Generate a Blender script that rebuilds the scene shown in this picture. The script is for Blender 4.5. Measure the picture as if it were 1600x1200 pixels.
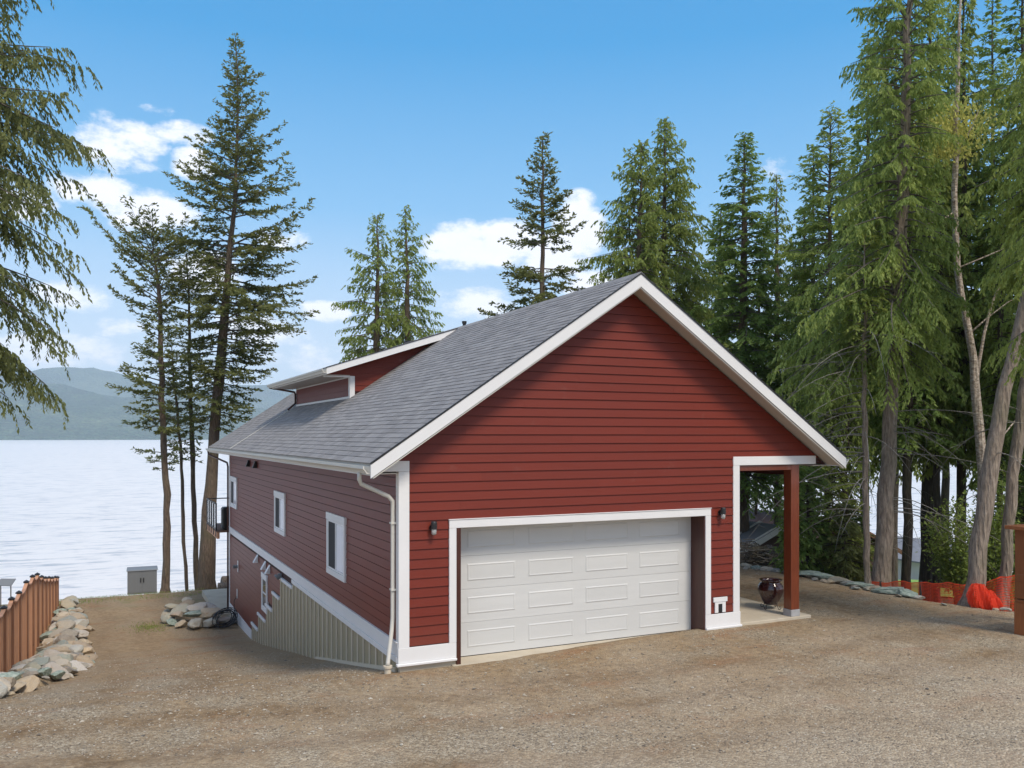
import bpy, math, random
import numpy as np
from mathutils import Vector
R = math.radians
random.seed(7)
rng = np.random.default_rng(7)
scene = bpy.context.scene
for o in list(bpy.data.objects):
    bpy.data.objects.remove(o)
COL = scene.collection

# ------------------------------------------------------------------ camera, sky, sun, exposure
F = 1357.2; VH = 681.3; YAW = .444
CX, CY, CZ = -4.473, -13.691, 3.755
cam_d = bpy.data.cameras.new('camera'); cam = bpy.data.objects.new('camera', cam_d); COL.objects.link(cam)
cam.location = (CX, CY, CZ); cam.rotation_euler = (R(90), 0, -YAW)
cam_d.sensor_width = 36; cam_d.lens = F / 1600 * 36; cam_d.shift_y = (VH - 600) / 1600
cam_d.clip_start = .1; cam_d.clip_end = 60000
scene.camera = cam
scene.render.resolution_x = 1024; scene.render.resolution_y = 768

SUN_DIR = Vector((.13, -.60, .78)).normalized()        # towards the sun
sun_d = bpy.data.lights.new('sun', 'SUN'); sun_d.energy = 3.0; sun_d.angle = R(15); sun_d.color = (1, .905, .765)
sun = bpy.data.objects.new('sun', sun_d); COL.objects.link(sun); sun.location = (0, 0, 60)
sun.rotation_euler = (-SUN_DIR).to_track_quat('-Z', 'Y').to_euler()

world = bpy.data.worlds.new('World'); scene.world = world; world.use_nodes = True
wn = world.node_tree; wn.nodes.clear()
def wnode(t, **k):
    n = wn.nodes.new(t)
    for a, b in k.items(): setattr(n, a, b)
    return n
def wm(op, a, b=None, clamp=False):
    n = wnode('ShaderNodeMath', operation=op, use_clamp=clamp)
    for i, v in enumerate((a, b)):
        if v is None: continue
        if isinstance(v, (int, float)): n.inputs[i].default_value = v
        else: wn.links.new(v, n.inputs[i])
    return n.outputs[0]
sky = wnode('ShaderNodeTexSky', sky_type='NISHITA'); sky.sun_disc = False
sky.sun_elevation = math.asin(SUN_DIR.z); sky.sun_rotation = math.atan2(SUN_DIR.x, SUN_DIR.y)
sky.air_density = 1.0; sky.dust_density = .6; sky.ozone_density = 1.6
tc = wnode('ShaderNodeTexCoord'); nrm = wnode('ShaderNodeVectorMath', operation='NORMALIZE'); wn.links.new(tc.outputs['Generated'], nrm.inputs[0])
sp = wnode('ShaderNodeSeparateXYZ'); wn.links.new(nrm.outputs[0], sp.inputs[0])
AZ = wm('ARCTAN2', sp.outputs[0], sp.outputs[1]); EL = wm('ARCSINE', sp.outputs[2])
# blue of the sky by elevation, laid over the physical sky
rampn = wnode('ShaderNodeValToRGB'); cr = rampn.color_ramp
cr.elements[0].position = 0; cr.elements[0].color = (.90, .98, 1.10, 1)
cr.elements[1].position = 1; cr.elements[1].color = (.045, .22, .62, 1)
for p, c in ((.06, (.68, .85, 1.04, 1)), (.16, (.20, .55, .95, 1)), (.27, (.015, .36, .82, 1)), (.5, (.05, .26, .66, 1))):
    e = cr.elements.new(p); e.color = c
wn.links.new(wm('MULTIPLY', EL, 1 / 1.5708, True), rampn.inputs[0])
sky_s = wnode('ShaderNodeVectorMath', operation='SCALE'); wn.links.new(sky.outputs[0], sky_s.inputs[0]); sky_s.inputs['Scale'].default_value = 1.0
grad_s = wnode('ShaderNodeVectorMath', operation='SCALE'); wn.links.new(rampn.outputs[0], grad_s.inputs[0]); grad_s.inputs['Scale'].default_value = 8.2
base = wnode('ShaderNodeMix', data_type='RGBA'); base.inputs[0].default_value = .93
wn.links.new(sky_s.outputs[0], base.inputs[6]); wn.links.new(grad_s.outputs[0], base.inputs[7])
# clouds: soft ellipses of azimuth and elevation, broken up by noise
cmb = wnode('ShaderNodeCombineXYZ'); wn.links.new(AZ, cmb.inputs[0]); wn.links.new(wm('MULTIPLY', EL, 1.7), cmb.inputs[1])
nz = wnode('ShaderNodeTexNoise'); wn.links.new(cmb.outputs[0], nz.inputs['Vector']); nz.inputs['Scale'].default_value = 22; nz.inputs['Detail'].default_value = 7; nz.inputs['Roughness'].default_value = .62
nz2 = wnode('ShaderNodeTexNoise'); wn.links.new(cmb.outputs[0], nz2.inputs['Vector']); nz2.inputs['Scale'].default_value = 4.2; nz2.inputs['Detail'].default_value = 6; nz2.inputs['Roughness'].default_value = .6
def azel(u, v):
    a = math.atan((u - 800) / F); return YAW + a, math.atan((VH - v) / F * math.cos(a))
clouds = [(185,225,95,55,.8),(285,208,62,24,.75),(242,172,38,12,.5),(296,256,40,34,1.05),(320,262,34,18,.7),(232,330,95,42,1.05),(150,300,90,36,.9),
          (35,310,70,40,.7),(720,385,80,48,1.1),(790,378,75,46,1.1),(905,360,52,68,1.15),(865,400,70,46,1.1),(745,472,80,36,.75),(505,488,55,24,.95),
          (310,425,85,46,1.0),(440,372,60,26,.7),(115,462,80,30,.85),(185,512,55,20,.65),(90,548,140,34,.75),(1217,262,34,24,.42),(400,520,110,40,.75),
          (560,560,200,40,.6),(930,450,70,40,.8)]
acc = None
for u, v, ru, rv, amp in clouds:
    a, e = azel(u, v)
    dx = wm('MULTIPLY', wm('SUBTRACT', AZ, a), F / ru); dy = wm('MULTIPLY', wm('SUBTRACT', EL, e), F / rv)
    r2 = wm('MULTIPLY', wm('ADD', wm('MULTIPLY', dx, dx), wm('MULTIPLY', dy, dy)), 1.35 if u < 600 else 1.1)
    f = wm('MULTIPLY', wm('SUBTRACT', 1.0, r2, True), amp * .95)
    acc = f if acc is None else wm('MAXIMUM', acc, f)
# unseen cloud: carries on to the sides, overhead added to mute the blue skylight
dv = wm('ABSOLUTE', wm('SUBTRACT', AZ, YAW + .05))
away = wm('MULTIPLY', wm('SUBTRACT', dv, .70), 3.0, True)
high = wm('MULTIPLY', wm('SUBTRACT', EL, .55), 4.0, True)
gen = wm('MULTIPLY', wm('MULTIPLY', wm('SUBTRACT', nz2.outputs[0], .43), 5.0, True), wm('MAXIMUM', away, high))
acc = wm('MAXIMUM', acc, gen)
mk = wm('ADD', acc, wm('MULTIPLY', wm('SUBTRACT', nz.outputs[0], .5), 2.1))
mr = wnode('ShaderNodeMapRange', interpolation_type='SMOOTHSTEP'); wn.links.new(mk, mr.inputs[0])
mr.inputs[1].default_value = .12; mr.inputs[2].default_value = .78
gate = wm('MULTIPLY', acc, 5.0, True)
mask = wm('MULTIPLY', wm('MULTIPLY', mr.outputs[0], gate), .93)
cc = wnode('ShaderNodeMix', data_type='RGBA'); wn.links.new(nz.outputs[0], cc.inputs[0])
cc.inputs[6].default_value = (8.9, 9.1, 9.9, 1); cc.inputs[7].default_value = (10.9, 10.6, 10.8, 1)
mixc = wnode('ShaderNodeMix', data_type='RGBA'); wn.links.new(mask, mixc.inputs[0]); wn.links.new(base.outputs[2], mixc.inputs[6]); wn.links.new(cc.outputs[2], mixc.inputs[7])
bg = wnode('ShaderNodeBackground'); wn.links.new(mixc.outputs[2], bg.inputs[0]); bg.inputs[1].default_value = .10
wo = wnode('ShaderNodeOutputWorld'); wn.links.new(bg.outputs[0], wo.inputs[0])
vs = scene.view_settings; vs.view_transform = 'Standard'; vs.look = 'None'; vs.exposure = 0.22; vs.gamma = 1; vs.use_curve_mapping = False
scene.render.engine = 'CYCLES'
scene.cycles.max_bounces = 8; scene.cycles.transparent_max_bounces = 8; scene.cycles.volume_bounces = 2

# ------------------------------------------------------------------ helpers
_c, _s = math.cos(YAW), math.sin(YAW)
def at(u, v, t):
    """point of the place at depth t (m) in front of the viewpoint, from the measured photograph"""
    x = (u - 800) / F; z = (VH - v) / F
    return (CX + t * (x * _c + _s), CY + t * (-x * _s + _c), CZ + t * z)

def tag(o, label=None, cat=None, group=None, kind=None):
    if label: o['label'] = label
    if cat: o['category'] = cat
    if group: o['group'] = group
    if kind: o['kind'] = kind
    return o
def empty(name, loc, label=None, cat=None, group=None, rz=0):
    o = bpy.data.objects.new(name, None); COL.objects.link(o); o.location = loc; o.rotation_euler = (0, 0, rz)
    return tag(o, label, cat, group)
def link(name, me, parent=None):
    o = bpy.data.objects.new(name, me); COL.objects.link(o)
    if parent is not None:
        o.parent = parent
        if parent.type == 'EMPTY' and parent.get('_world'):
            pass
    return o

class MB:
    def __init__(s): s.v = []; s.f = []
    def add(s, vs, fs):
        n = len(s.v); s.v += [tuple(p) for p in vs]; s.f += [tuple(i + n for i in f) for f in fs]; return s
    def box(s, x0, x1, y0, y1, z0, z1):
        return s.add([(x0,y0,z0),(x1,y0,z0),(x1,y1,z0),(x0,y1,z0),(x0,y0,z1),(x1,y0,z1),(x1,y1,z1),(x0,y1,z1)],
                     [(0,3,2,1),(4,5,6,7),(0,1,5,4),(1,2,6,5),(2,3,7,6),(3,0,4,7)])
    def hexa(s, b, t):
        return s.add(list(b) + list(t), [(0,3,2,1),(4,5,6,7),(0,1,5,4),(1,2,6,5),(2,3,7,6),(3,0,4,7)])
    def prism(s, prof, a, b, axis='y'):
        """extrude a 2D profile (p,q): axis y -> (p,*,q); x -> (*,p,q); z -> (p,q,*)"""
        m = {'y': lambda p, q, w: (p, w, q), 'x': lambda p, q, w: (w, p, q), 'z': lambda p, q, w: (p, q, w)}[axis]
        n = len(prof); vs = [m(p, q, a) for p, q in prof] + [m(p, q, b) for p, q in prof]
        return s.add(vs, [tuple(range(n - 1, -1, -1)), tuple(range(n, 2 * n))] + [(i, (i + 1) % n, (i + 1) % n + n, i + n) for i in range(n)])
    def tube(s, pts, rad, n=8, cap=True):
        pts = [Vector(p) for p in pts]; rr = rad if hasattr(rad, '__len__') else [rad] * len(pts)
        rings = []; vs = []
        prev = None
        for i, p in enumerate(pts):
            d = (pts[min(i + 1, len(pts) - 1)] - pts[max(i - 1, 0)]).normalized()
            if prev is None:
                a = Vector((0, 0, 1)) if abs(d.z) < .9 else Vector((1, 0, 0))
                u = d.cross(a).normalized()
            else:
                u = (prev - d * prev.dot(d)).normalized()
            prev = u; w = d.cross(u)
            for k in range(n):
                t = 2 * math.pi * k / n; vs.append(tuple(p + (u * math.cos(t) + w * math.sin(t)) * rr[i]))
        fs = []
        for i in range(len(pts) - 1):
            for k in range(n):
                k2 = (k + 1) % n; fs.append((i*n+k, i*n+k2, (i+1)*n+k2, (i+1)*n+k))
        if cap: fs += [tuple(range(n - 1, -1, -1)), tuple(range((len(pts)-1)*n, len(pts)*n))]
        return s.add(vs, fs)
    def lathe(s, prof, c=(0,0,0), n=24):
        vs = []; m = len(prof)
        for r, z in prof:
            for k in range(n):
                t = 2*math.pi*k/n; vs.append((c[0]+r*math.cos(t), c[1]+r*math.sin(t), c[2]+z))
        fs = [(i*n+k, i*n+(k+1)%n, (i+1)*n+(k+1)%n, (i+1)*n+k) for i in range(m-1) for k in range(n)]
        return s.add(vs, fs)
    def mesh(s, name, mat, smooth=False, bevel=0):
        me = bpy.data.meshes.new(name); me.from_pydata(s.v, [], s.f); me.update()
        if bevel:
            import bmesh
            bm = bmesh.new(); bm.from_mesh(me)
            bmesh.ops.bevel(bm, geom=list(bm.edges), offset=bevel, segments=1, affect='EDGES', clamp_overlap=True)
            bm.to_mesh(me); bm.free()
        if mat: me.materials.append(mat)
        if smooth:
            me.polygons.foreach_set('use_smooth', [True] * len(me.polygons))
        return me
    def build(s, name, mat, parent=None, smooth=False, bevel=0):
        return link(name, s.mesh(name, mat, smooth, bevel), parent)

def np_mesh(name, V, Fq, mat, attrs=None, smooth=False):
    """V (n,3), Fq (m,k) faces of k corners"""
    me = bpy.data.meshes.new(name); V = np.asarray(V, np.float32); Fq = np.asarray(Fq, np.int32); k = Fq.shape[1]
    me.vertices.add(len(V)); me.vertices.foreach_set('co', V.ravel())
    me.loops.add(Fq.size); me.loops.foreach_set('vertex_index', Fq.ravel())
    me.polygons.add(len(Fq)); me.polygons.foreach_set('loop_start', np.arange(0, Fq.size, k, dtype=np.int32))
    try: me.polygons.foreach_set('loop_total', np.full(len(Fq), k, np.int32))
    except Exception: pass
    me.polygons.foreach_set('use_smooth', np.full(len(Fq), smooth))
    for an, arr in (attrs or {}).items():
        a = me.attributes.new(an, 'FLOAT', 'POINT'); a.data.foreach_set('value', np.asarray(arr, np.float32))
    me.update(calc_edges=True); me.validate()
    if mat: me.materials.append(mat)
    return me

# ------------------------------------------------------------------ materials
class NT:
    def __init__(s, name):
        s.m = bpy.data.materials.new(name); s.m.use_nodes = True; s.t = s.m.node_tree; s.n = s.t.nodes
        s.b = s.n['Principled BSDF']; s.out = s.n['Material Output']
    def node(s, t, **k):
        n = s.n.new(t)
        for a, b in k.items(): setattr(n, a, b)
        return n
    def L(s, a, b): s.t.links.new(a, b)
    def coord(s, kind='Object', scale=(1,1,1)):
        tcn = s.node('ShaderNodeTexCoord'); mp = s.node('ShaderNodeMapping'); s.L(tcn.outputs[kind], mp.inputs[0]); mp.inputs['Scale'].default_value = scale
        return mp.outputs[0]
    def wcoord(s, scale=(1,1,1)):
        g = s.node('ShaderNodeNewGeometry'); mp = s.node('ShaderNodeMapping'); s.L(g.outputs['Position'], mp.inputs[0]); mp.inputs['Scale'].default_value = scale
        return mp.outputs[0]
    def noise(s, vec, scale, detail=4, rough=.55):
        n = s.node('ShaderNodeTexNoise'); s.L(vec, n.inputs['Vector']); n.inputs['Scale'].default_value = scale; n.inputs['Detail'].default_value = detail; n.inputs['Roughness'].default_value = rough
        return n.outputs[0]
    def vor(s, vec, scale, feature='F1', out=0):
        n = s.node('ShaderNodeTexVoronoi', feature=feature); s.L(vec, n.inputs['Vector']); n.inputs['Scale'].default_value = scale
        return n.outputs[out]
    def ramp(s, fac, stops):
        r = s.node('ShaderNodeValToRGB'); s.L(fac, r.inputs[0]); e = r.color_ramp.elements
        e[0].position, e[0].color = stops[0][0], (*stops[0][1], 1); e[1].position, e[1].color = stops[-1][0], (*stops[-1][1], 1)
        for p, c in stops[1:-1]: x = e.new(p); x.color = (*c, 1)
        return r.outputs[0]
    def mix(s, fac, a, b, bt='MIX'):
        m = s.node('ShaderNodeMix', data_type='RGBA', blend_type=bt)
        for i, v in ((0, fac), (6, a), (7, b)):
            if isinstance(v, (int, float)): m.inputs[i].default_value = v
            elif isinstance(v, tuple): m.inputs[i].default_value = (*v, 1)
            else: s.L(v, m.inputs[i])
        return m.outputs[2]
    def math(s, op, a, b=None, clamp=False):
        n = s.node('ShaderNodeMath', operation=op, use_clamp=clamp)
        for i, v in enumerate((a, b)):
            if v is None: continue
            if isinstance(v, (int, float)): n.inputs[i].default_value = v
            else: s.L(v, n.inputs[i])
        return n.outputs[0]
    def bump(s, h, strength=.3, dist=.02):
        b = s.node('ShaderNodeBump'); s.L(h, b.inputs['Height']); b.inputs['Strength'].default_value = strength; b.inputs['Distance'].default_value = dist
        s.L(b.outputs[0], s.b.inputs['Normal']); return b
    def rnd(s):
        o = s.node('ShaderNodeObjectInfo'); g = s.node('ShaderNodeNewGeometry')
        return s.math('FRACT', s.math('ADD', o.outputs['Random'], g.outputs['Random Per Island']))
    def set(s, **k):
        for a, v in k.items():
            i = s.b.inputs[a.replace('_', ' ')]
            if isinstance(v, (int, float)): i.default_value = v
            elif isinstance(v, tuple): i.default_value = (*v, 1)
            else: s.L(v, i)
        return s

def m_paint(name, col, rough=.5, var=.06, dirt=.12, bump=.06, grain=(1, 1, 1)):
    t = NT(name); w = t.wcoord(grain); n = t.noise(w, 1.3, 5); n2 = t.noise(w, 28, 4)
    dark = tuple(c * (1 - dirt) for c in col); lite = tuple(min(1, c * (1 + var)) for c in col)
    c = t.mix(n, dark, lite)
    c = t.mix(t.math('MULTIPLY', t.rnd(), .5), c, tuple(x * .86 for x in col))
    t.set(Base_Color=c, Roughness=rough); t.bump(n2, bump, .004); return t.m
M = {}
M['siding'] = None
def m_siding(name, col):
    t = NT(name); w = t.wcoord((1, 1, 1)); g = t.wcoord((1.2, 1.2, 26)); n = t.noise(w, .9, 5); gr = t.noise(g, 3.0, 5, .6)
    c = t.mix(n, tuple(x * .90 for x in col), tuple(x * 1.10 for x in col))
    c = t.mix(t.math('MULTIPLY', t.rnd(), .40), c, tuple(x * .76 for x in col))
    c = t.mix(t.math('MULTIPLY', gr, .35), c, tuple(x * .82 for x in col))
    gz = t.node('ShaderNodeSeparateXYZ'); t.L(w, gz.inputs[0]); sp_ = t.math('MULTIPLY', t.math('SUBTRACT', .75, gz.outputs[2]), 1.2, True)
    c = t.mix(t.math('MULTIPLY', t.math('MULTIPLY', sp_, t.noise(w, 9, 6, .7)), .35), c, (.20, .13, .09))
    # pale dusty scuffs
    sc = t.ramp(t.noise(w, 2.7, 7, .7), [(.60, (0, 0, 0)), (.80, (.16, .16, .16))])
    c = t.mix(sc, c, (.24, .17, .15))
    t.set(Base_Color=c, Roughness=.48, Specular_IOR_Level=.32); t.bump(gr, .3, .004); return t.m
M['siding'] = m_siding('red_siding', (.172, .023, .011))
M['white'] = m_paint('white_trim', (.78, .77, .77), .45)
M['cream'] = m_paint('cream_trim', (.66, .63, .57), .45)
M['door'] = m_paint('door_white', (.63, .63, .62), .42, grain=(1, 1, 8))
M['batten'] = m_paint('beige_batten', (.62, .54, .42), .6)
M['panel'] = m_paint('beige_panel', (.38, .315, .20), .65, dirt=.25)
M['wall_dark'] = m_paint('dark_backing', (.045, .010, .007), .8)  # dark paint behind the open board gaps, standing in for lap shadow lines
M['soffit'] = m_paint('soffit_paint', (.55, .50, .44), .5)
M['black'] = m_paint('black_metal', (.018, .018, .02), .4)
M['iron'] = m_paint('rusty_iron', (.10, .08, .065), .6)
M['grey'] = m_paint('grey_plastic', (.19, .20, .21), .5)
M['stonebase'] = None

def m_wood(name, a, b, rough=.45, sc=(3, 3, .35), coat=0):
    t = NT(name); o = t.coord('Object', sc); n = t.noise(o, 9, 6, .6); r = t.rnd()
    c = t.ramp(n, [(.3, a), (.7, b)]); c = t.mix(t.math('MULTIPLY', r, .55), c, tuple(x * .6 for x in a))
    kn = t.vor(t.coord('Object', (2.2, 2.2, .9)), 2.0); c = t.mix(t.ramp(kn, [(.04, (.7,) * 3), (.1, (0, 0, 0))]), c, tuple(x * .3 for x in a))
    t.set(Base_Color=c, Roughness=rough, Coat_Weight=coat); t.bump(n, .3, .004); return t.m
M['jamb'] = m_wood('dark_stained_wood', (.055, .014, .009), (.085, .024, .014), .4)
M['post'] = m_wood('red_stained_wood', (.135, .028, .011), (.215, .050, .017), .3, coat=.3)
M['cedar'] = m_wood('cedar_boards', (.56, .27, .145), (.70, .38, .215), .65)
M['cedar_dark'] = m_wood('cedar_post_wood', (.17, .075, .04), (.27, .13, .07), .65)
M['rail'] = m_wood('orange_cedar', (.24, .075, .022), (.34, .12, .038), .5)

def m_shingle():
    t = NT('asphalt_shingle'); w = t.wcoord(); r = t.rnd(); g = t.noise(w, 150, 3, .7); n = t.noise(w, .6, 5)
    c = t.ramp(r, [(0, (.225, .213, .205)), (.5, (.28, .266, .258)), (1, (.335, .32, .31))])
    c = t.mix(t.math('MULTIPLY', g, .6), c, (.36, .36, .37), 'OVERLAY'); c = t.mix(t.math('MULTIPLY', n, .4), c, (.17, .165, .175))
    t.set(Base_Color=c, Roughness=.75, Specular_IOR_Level=.5); t.bump(g, .5, .004); return t.m
M['shingle'] = m_shingle()
def m_metalroof():
    t = NT('grey_roof'); w = t.wcoord(); t.set(Base_Color=t.mix(t.noise(w, 1.1, 5), (.13, .13, .14), (.26, .26, .28)), Roughness=.6); return t.m
M['metalroof'] = m_metalroof()
def m_glass():
    t = NT('window_glass'); t.set(Base_Color=(.02, .024, .03), Roughness=.04, Specular_IOR_Level=.9); return t.m
M['glass'] = m_glass()
def m_lampglass():
    t = NT('lamp_glass'); t.set(Base_Color=(.55, .56, .55), Roughness=.08, Specular_IOR_Level=.8); t.b.inputs['Transmission Weight'].default_value = .5; return t.m
M['lampglass'] = m_lampglass()
M['screen'] = m_paint('insect_screen_mesh', (.05, .05, .055), .9)
def m_rail_glass():
    t = NT('railing_glass'); t.set(Base_Color=(.9, .93, .95), Roughness=.03); t.b.inputs['Transmission Weight'].default_value = .95; t.b.inputs['IOR'].default_value = 1.1; return t.m
M['railglass'] = m_rail_glass()
def m_ceramic():
    t = NT('glazed_ceramic'); w = t.coord(); t.set(Base_Color=t.mix(t.noise(w, 6, 4), (.030, .010, .010), (.060, .020, .018)), Roughness=.16, Coat_Weight=.6); return t.m
M['ceramic'] = m_ceramic()
def m_concrete(name='concrete', a=(.47, .40, .30), b=(.60, .53, .42)):
    t = NT(name); w = t.wcoord(); n = t.noise(w, 1.7, 7, .65); f = t.noise(w, 60, 4)
    c = t.ramp(n, [(.3, a), (.7, b)]); c = t.mix(t.math('MULTIPLY', f, .3), c, (.33, .29, .23))
    t.set(Base_Color=c, Roughness=.85); t.bump(f, .25, .004); return t.m
M['concrete'] = m_concrete()
M['stonebase'] = m_concrete('stone_veneer', (.30, .30, .31), (.52, .52, .54))

def m_rock():
    t = NT('rubble_rock'); o = t.coord('Object'); oi = t.node('ShaderNodeObjectInfo'); g = t.node('ShaderNodeNewGeometry')
    r = t.math('FRACT', t.math('ADD', oi.outputs['Random'], g.outputs['Random Per Island']))
    n = t.noise(o, 4.5, 8, .65); n2 = t.noise(o, 22, 5, .7)
    base = t.ramp(r, [(0, (.58, .51, .40)), (.14, (.17, .175, .18)), (.28, (.60, .46, .30)), (.42, (.31, .35, .30)), (.56, (.64, .61, .57)), (.68, (.38, .28, .18)), (.8, (.68, .61, .50)), (.9, (.21, .27, .25)), (1, (.44, .42, .42))])
    c = t.mix(t.ramp(n, [(.40, (0, 0, 0)), (.64, (.45, .45, .45))]), base, (.54, .46, .35)); c = t.mix(t.ramp(n2, [(.45, (0,) * 3), (.75, (.55,) * 3)]), c, (.16, .145, .125))
    rust = t.ramp(t.noise(o, 2.2, 4), [(.62, (0,) * 3), (.72, (.6,) * 3)]); c = t.mix(rust, c, (.42, .21, .08))
    t.set(Base_Color=c, Roughness=.85); t.bump(t.math('ADD', n, n2), .6, .05); return t.m
M['rock'] = m_rock()
def m_greenrock():
    t = NT('green_rock'); o = t.coord('Object'); n = t.noise(o, 4, 8, .65)
    t.set(Base_Color=t.ramp(n, [(.3, (.12, .16, .14)), (.5, (.27, .33, .28)), (.7, (.45, .48, .42))]), Roughness=.8); t.bump(n, .6, .05); return t.m
M['greenrock'] = m_greenrock()
def m_pebble():
    t = NT('pebbles'); g = t.node('ShaderNodeNewGeometry'); r = g.outputs['Random Per Island']
    t.set(Base_Color=t.ramp(r, [(0, (.09, .08, .07)), (.25, (.21, .175, .135)), (.5, (.33, .275, .205)), (.75, (.40, .345, .27)), (1, (.47, .425, .36))]), Roughness=.85); return t.m
M['pebble'] = m_pebble()

def m_ground():
    t = NT('gravel_ground'); w = t.wcoord(); wx = t.node('ShaderNodeSeparateXYZ'); t.L(w, wx.inputs[0]); X, Y, Z = wx.outputs
    wp = t.noise(w, .35, 6, .6); w2 = t.noise(t.wcoord((1, .35, 1)), 1.1, 6, .62); w3 = t.noise(w, 7, 6, .68)
    v1 = t.node('ShaderNodeTexVoronoi'); t.L(w, v1.inputs['Vector']); v1.inputs['Scale'].default_value = 34
    v2 = t.node('ShaderNodeTexVoronoi'); t.L(w, v2.inputs['Vector']); v2.inputs['Scale'].default_value = 75
    s1 = t.node('ShaderNodeSeparateColor'); t.L(v1.outputs['Color'], s1.inputs[0]); s2 = t.node('ShaderNodeSeparateColor'); t.L(v2.outputs['Color'], s2.inputs[0])
    stone = t.ramp(s1.outputs[0], [(0, (.08, .065, .05)), (.3, (.20, .16, .115)), (.6, (.33, .27, .195)), (.85, (.46, .40, .31)), (1, (.60, .54, .45))])
    stone2 = t.ramp(s2.outputs[0], [(0, (.10, .08, .058)), (.4, (.235, .19, .135)), (.8, (.37, .315, .235)), (1, (.54, .49, .41))])
    st = t.mix(.5, stone, stone2)
    dirt = t.ramp(w3, [(.3, (.17, .115, .066)), (.5, (.28, .20, .12)), (.72, (.41, .31, .195))])
    amt = t.ramp(t.math('ADD', t.math('MULTIPLY', wp, .55), t.math('MULTIPLY', w2, .55)), [(.47, (.95,) * 3), (.59, (.10,) * 3)])
    c = t.mix(amt, dirt, st)
    def rut(coord, at_, wdt): return t.ramp(t.math('ABSOLUTE', t.math('SUBTRACT', coord, at_)), [(wdt * .25, (1,) * 3), (wdt, (0,) * 3)])
    wob = t.math('MULTIPLY', t.math('SUBTRACT', t.noise(w, .22, 3), .5), 3.0)
    cf = t.math('ADD', t.math('ADD', Y, t.math('MULTIPLY', X, .10)), wob); cl = t.math('ADD', X, wob)
    rf = None
    for a_, w_ in ((-1.5, .5), (-3.0, .45), (-4.9, .6), (-6.3, .5)):
        q = rut(cf, a_, w_); rf = q if rf is None else t.mix(1.0, rf, q, 'LIGHTEN')
    rl_ = t.mix(1.0, rut(cl, -4.3, .5), rut(cl, -2.7, .5), 'LIGHTEN')
    yl = t.math('MULTIPLY', t.math('ADD', Y, .5), .35, True)
    xr_ = t.mix(1.0, rut(cl, 10.4, .45), rut(cl, 11.9, .45), 'LIGHTEN'); ruts = t.mix(yl, rf, t.mix(1.0, rl_, xr_, 'LIGHTEN'))
    rm = t.math('MULTIPLY', ruts, t.ramp(t.noise(w, .8, 6, .7), [(.36, (.25,) * 3), (.58, (1,) * 3)]))
    c = t.mix(rm, c, t.ramp(w3, [(.3, (.12, .075, .040)), (.55, (.225, .155, .090)), (.75, (.38, .29, .185))]))
    # browner, more trodden dirt on the drive beside the house and by the porch
    bl = t.ramp(t.math('ADD', t.math('MULTIPLY', Y, .11), t.math('MULTIPLY', t.math('SUBTRACT', wp, .5), 1.6)), [(.1, (0,) * 3), (.9, (.55,) * 3)])
    c = t.mix(bl, c, t.mix(w3, (.21, .15, .092), (.36, .275, .18)))
    # rusty clay streaks
    rs = t.ramp(t.noise(t.wcoord((.5, 1.3, 1)), .9, 6, .65), [(.55, (0,) * 3), (.68, (.65,) * 3)]); c = t.mix(rs, c, t.mix(w3, (.20, .10, .05), (.34, .19, .10)))
    # grey fresher gravel near the viewer
    gy = t.ramp(t.math('ADD', t.math('MULTIPLY', Y, -.12), t.math('MULTIPLY', t.math('SUBTRACT', wp, .5), 2.2)), [(.1, (0,) * 3), (.8, (.6,) * 3)]); c = t.mix(gy, c, t.mix(.35, stone, (.56, .52, .46)))
    # grass and needles: over the brow
    forest = t.ramp(w3, [(.3, (.035, .045, .02)), (.55, (.075, .075, .035)), (.75, (.14, .11, .06))])
    fx = t.math('MULTIPLY', t.math('SUBTRACT', X, 13.4), 1.2, True); fy = t.math('MULTIPLY', t.math('SUBTRACT', Y, 28.2), .8, True)
    c = t.mix(t.math('MAXIMUM', fx, fy), c, forest)
    gr = t.ramp(t.noise(w, .8, 5), [(.55, (0,) * 3), (.68, (.5,) * 3)]); gb = t.math('MULTIPLY', t.math('SUBTRACT', Y, 18), .15, True)
    c = t.mix(t.math('MULTIPLY', gr, gb), c, (.17, .17, .07))
    gx = t.math('MULTIPLY', t.math('SUBTRACT', -6.6, X), 2.0, True); c = t.mix(gx, c, t.mix(w3, (.16, .14, .07), (.30, .26, .16)))
    t.set(Base_Color=t.mix(1.0, c, (1.06, 1.03, .97), 'MULTIPLY'), Roughness=.92, Specular_IOR_Level=.25)
    h = t.math('ADD', t.math('MULTIPLY', v1.outputs['Distance'], -1.0), t.math('MULTIPLY', w3, .8)); t.bump(h, .75, .03); return t.m
M['ground'] = m_ground()
def m_lawn():
    t = NT('bright_lawn'); w = t.wcoord(); n = t.noise(w, 1.5, 6); t.set(Base_Color=t.ramp(n, [(.3, (.13, .25, .03)), (.7, (.25, .40, .06))]), Roughness=.9); return t.m
M['lawn'] = m_lawn()
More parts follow.
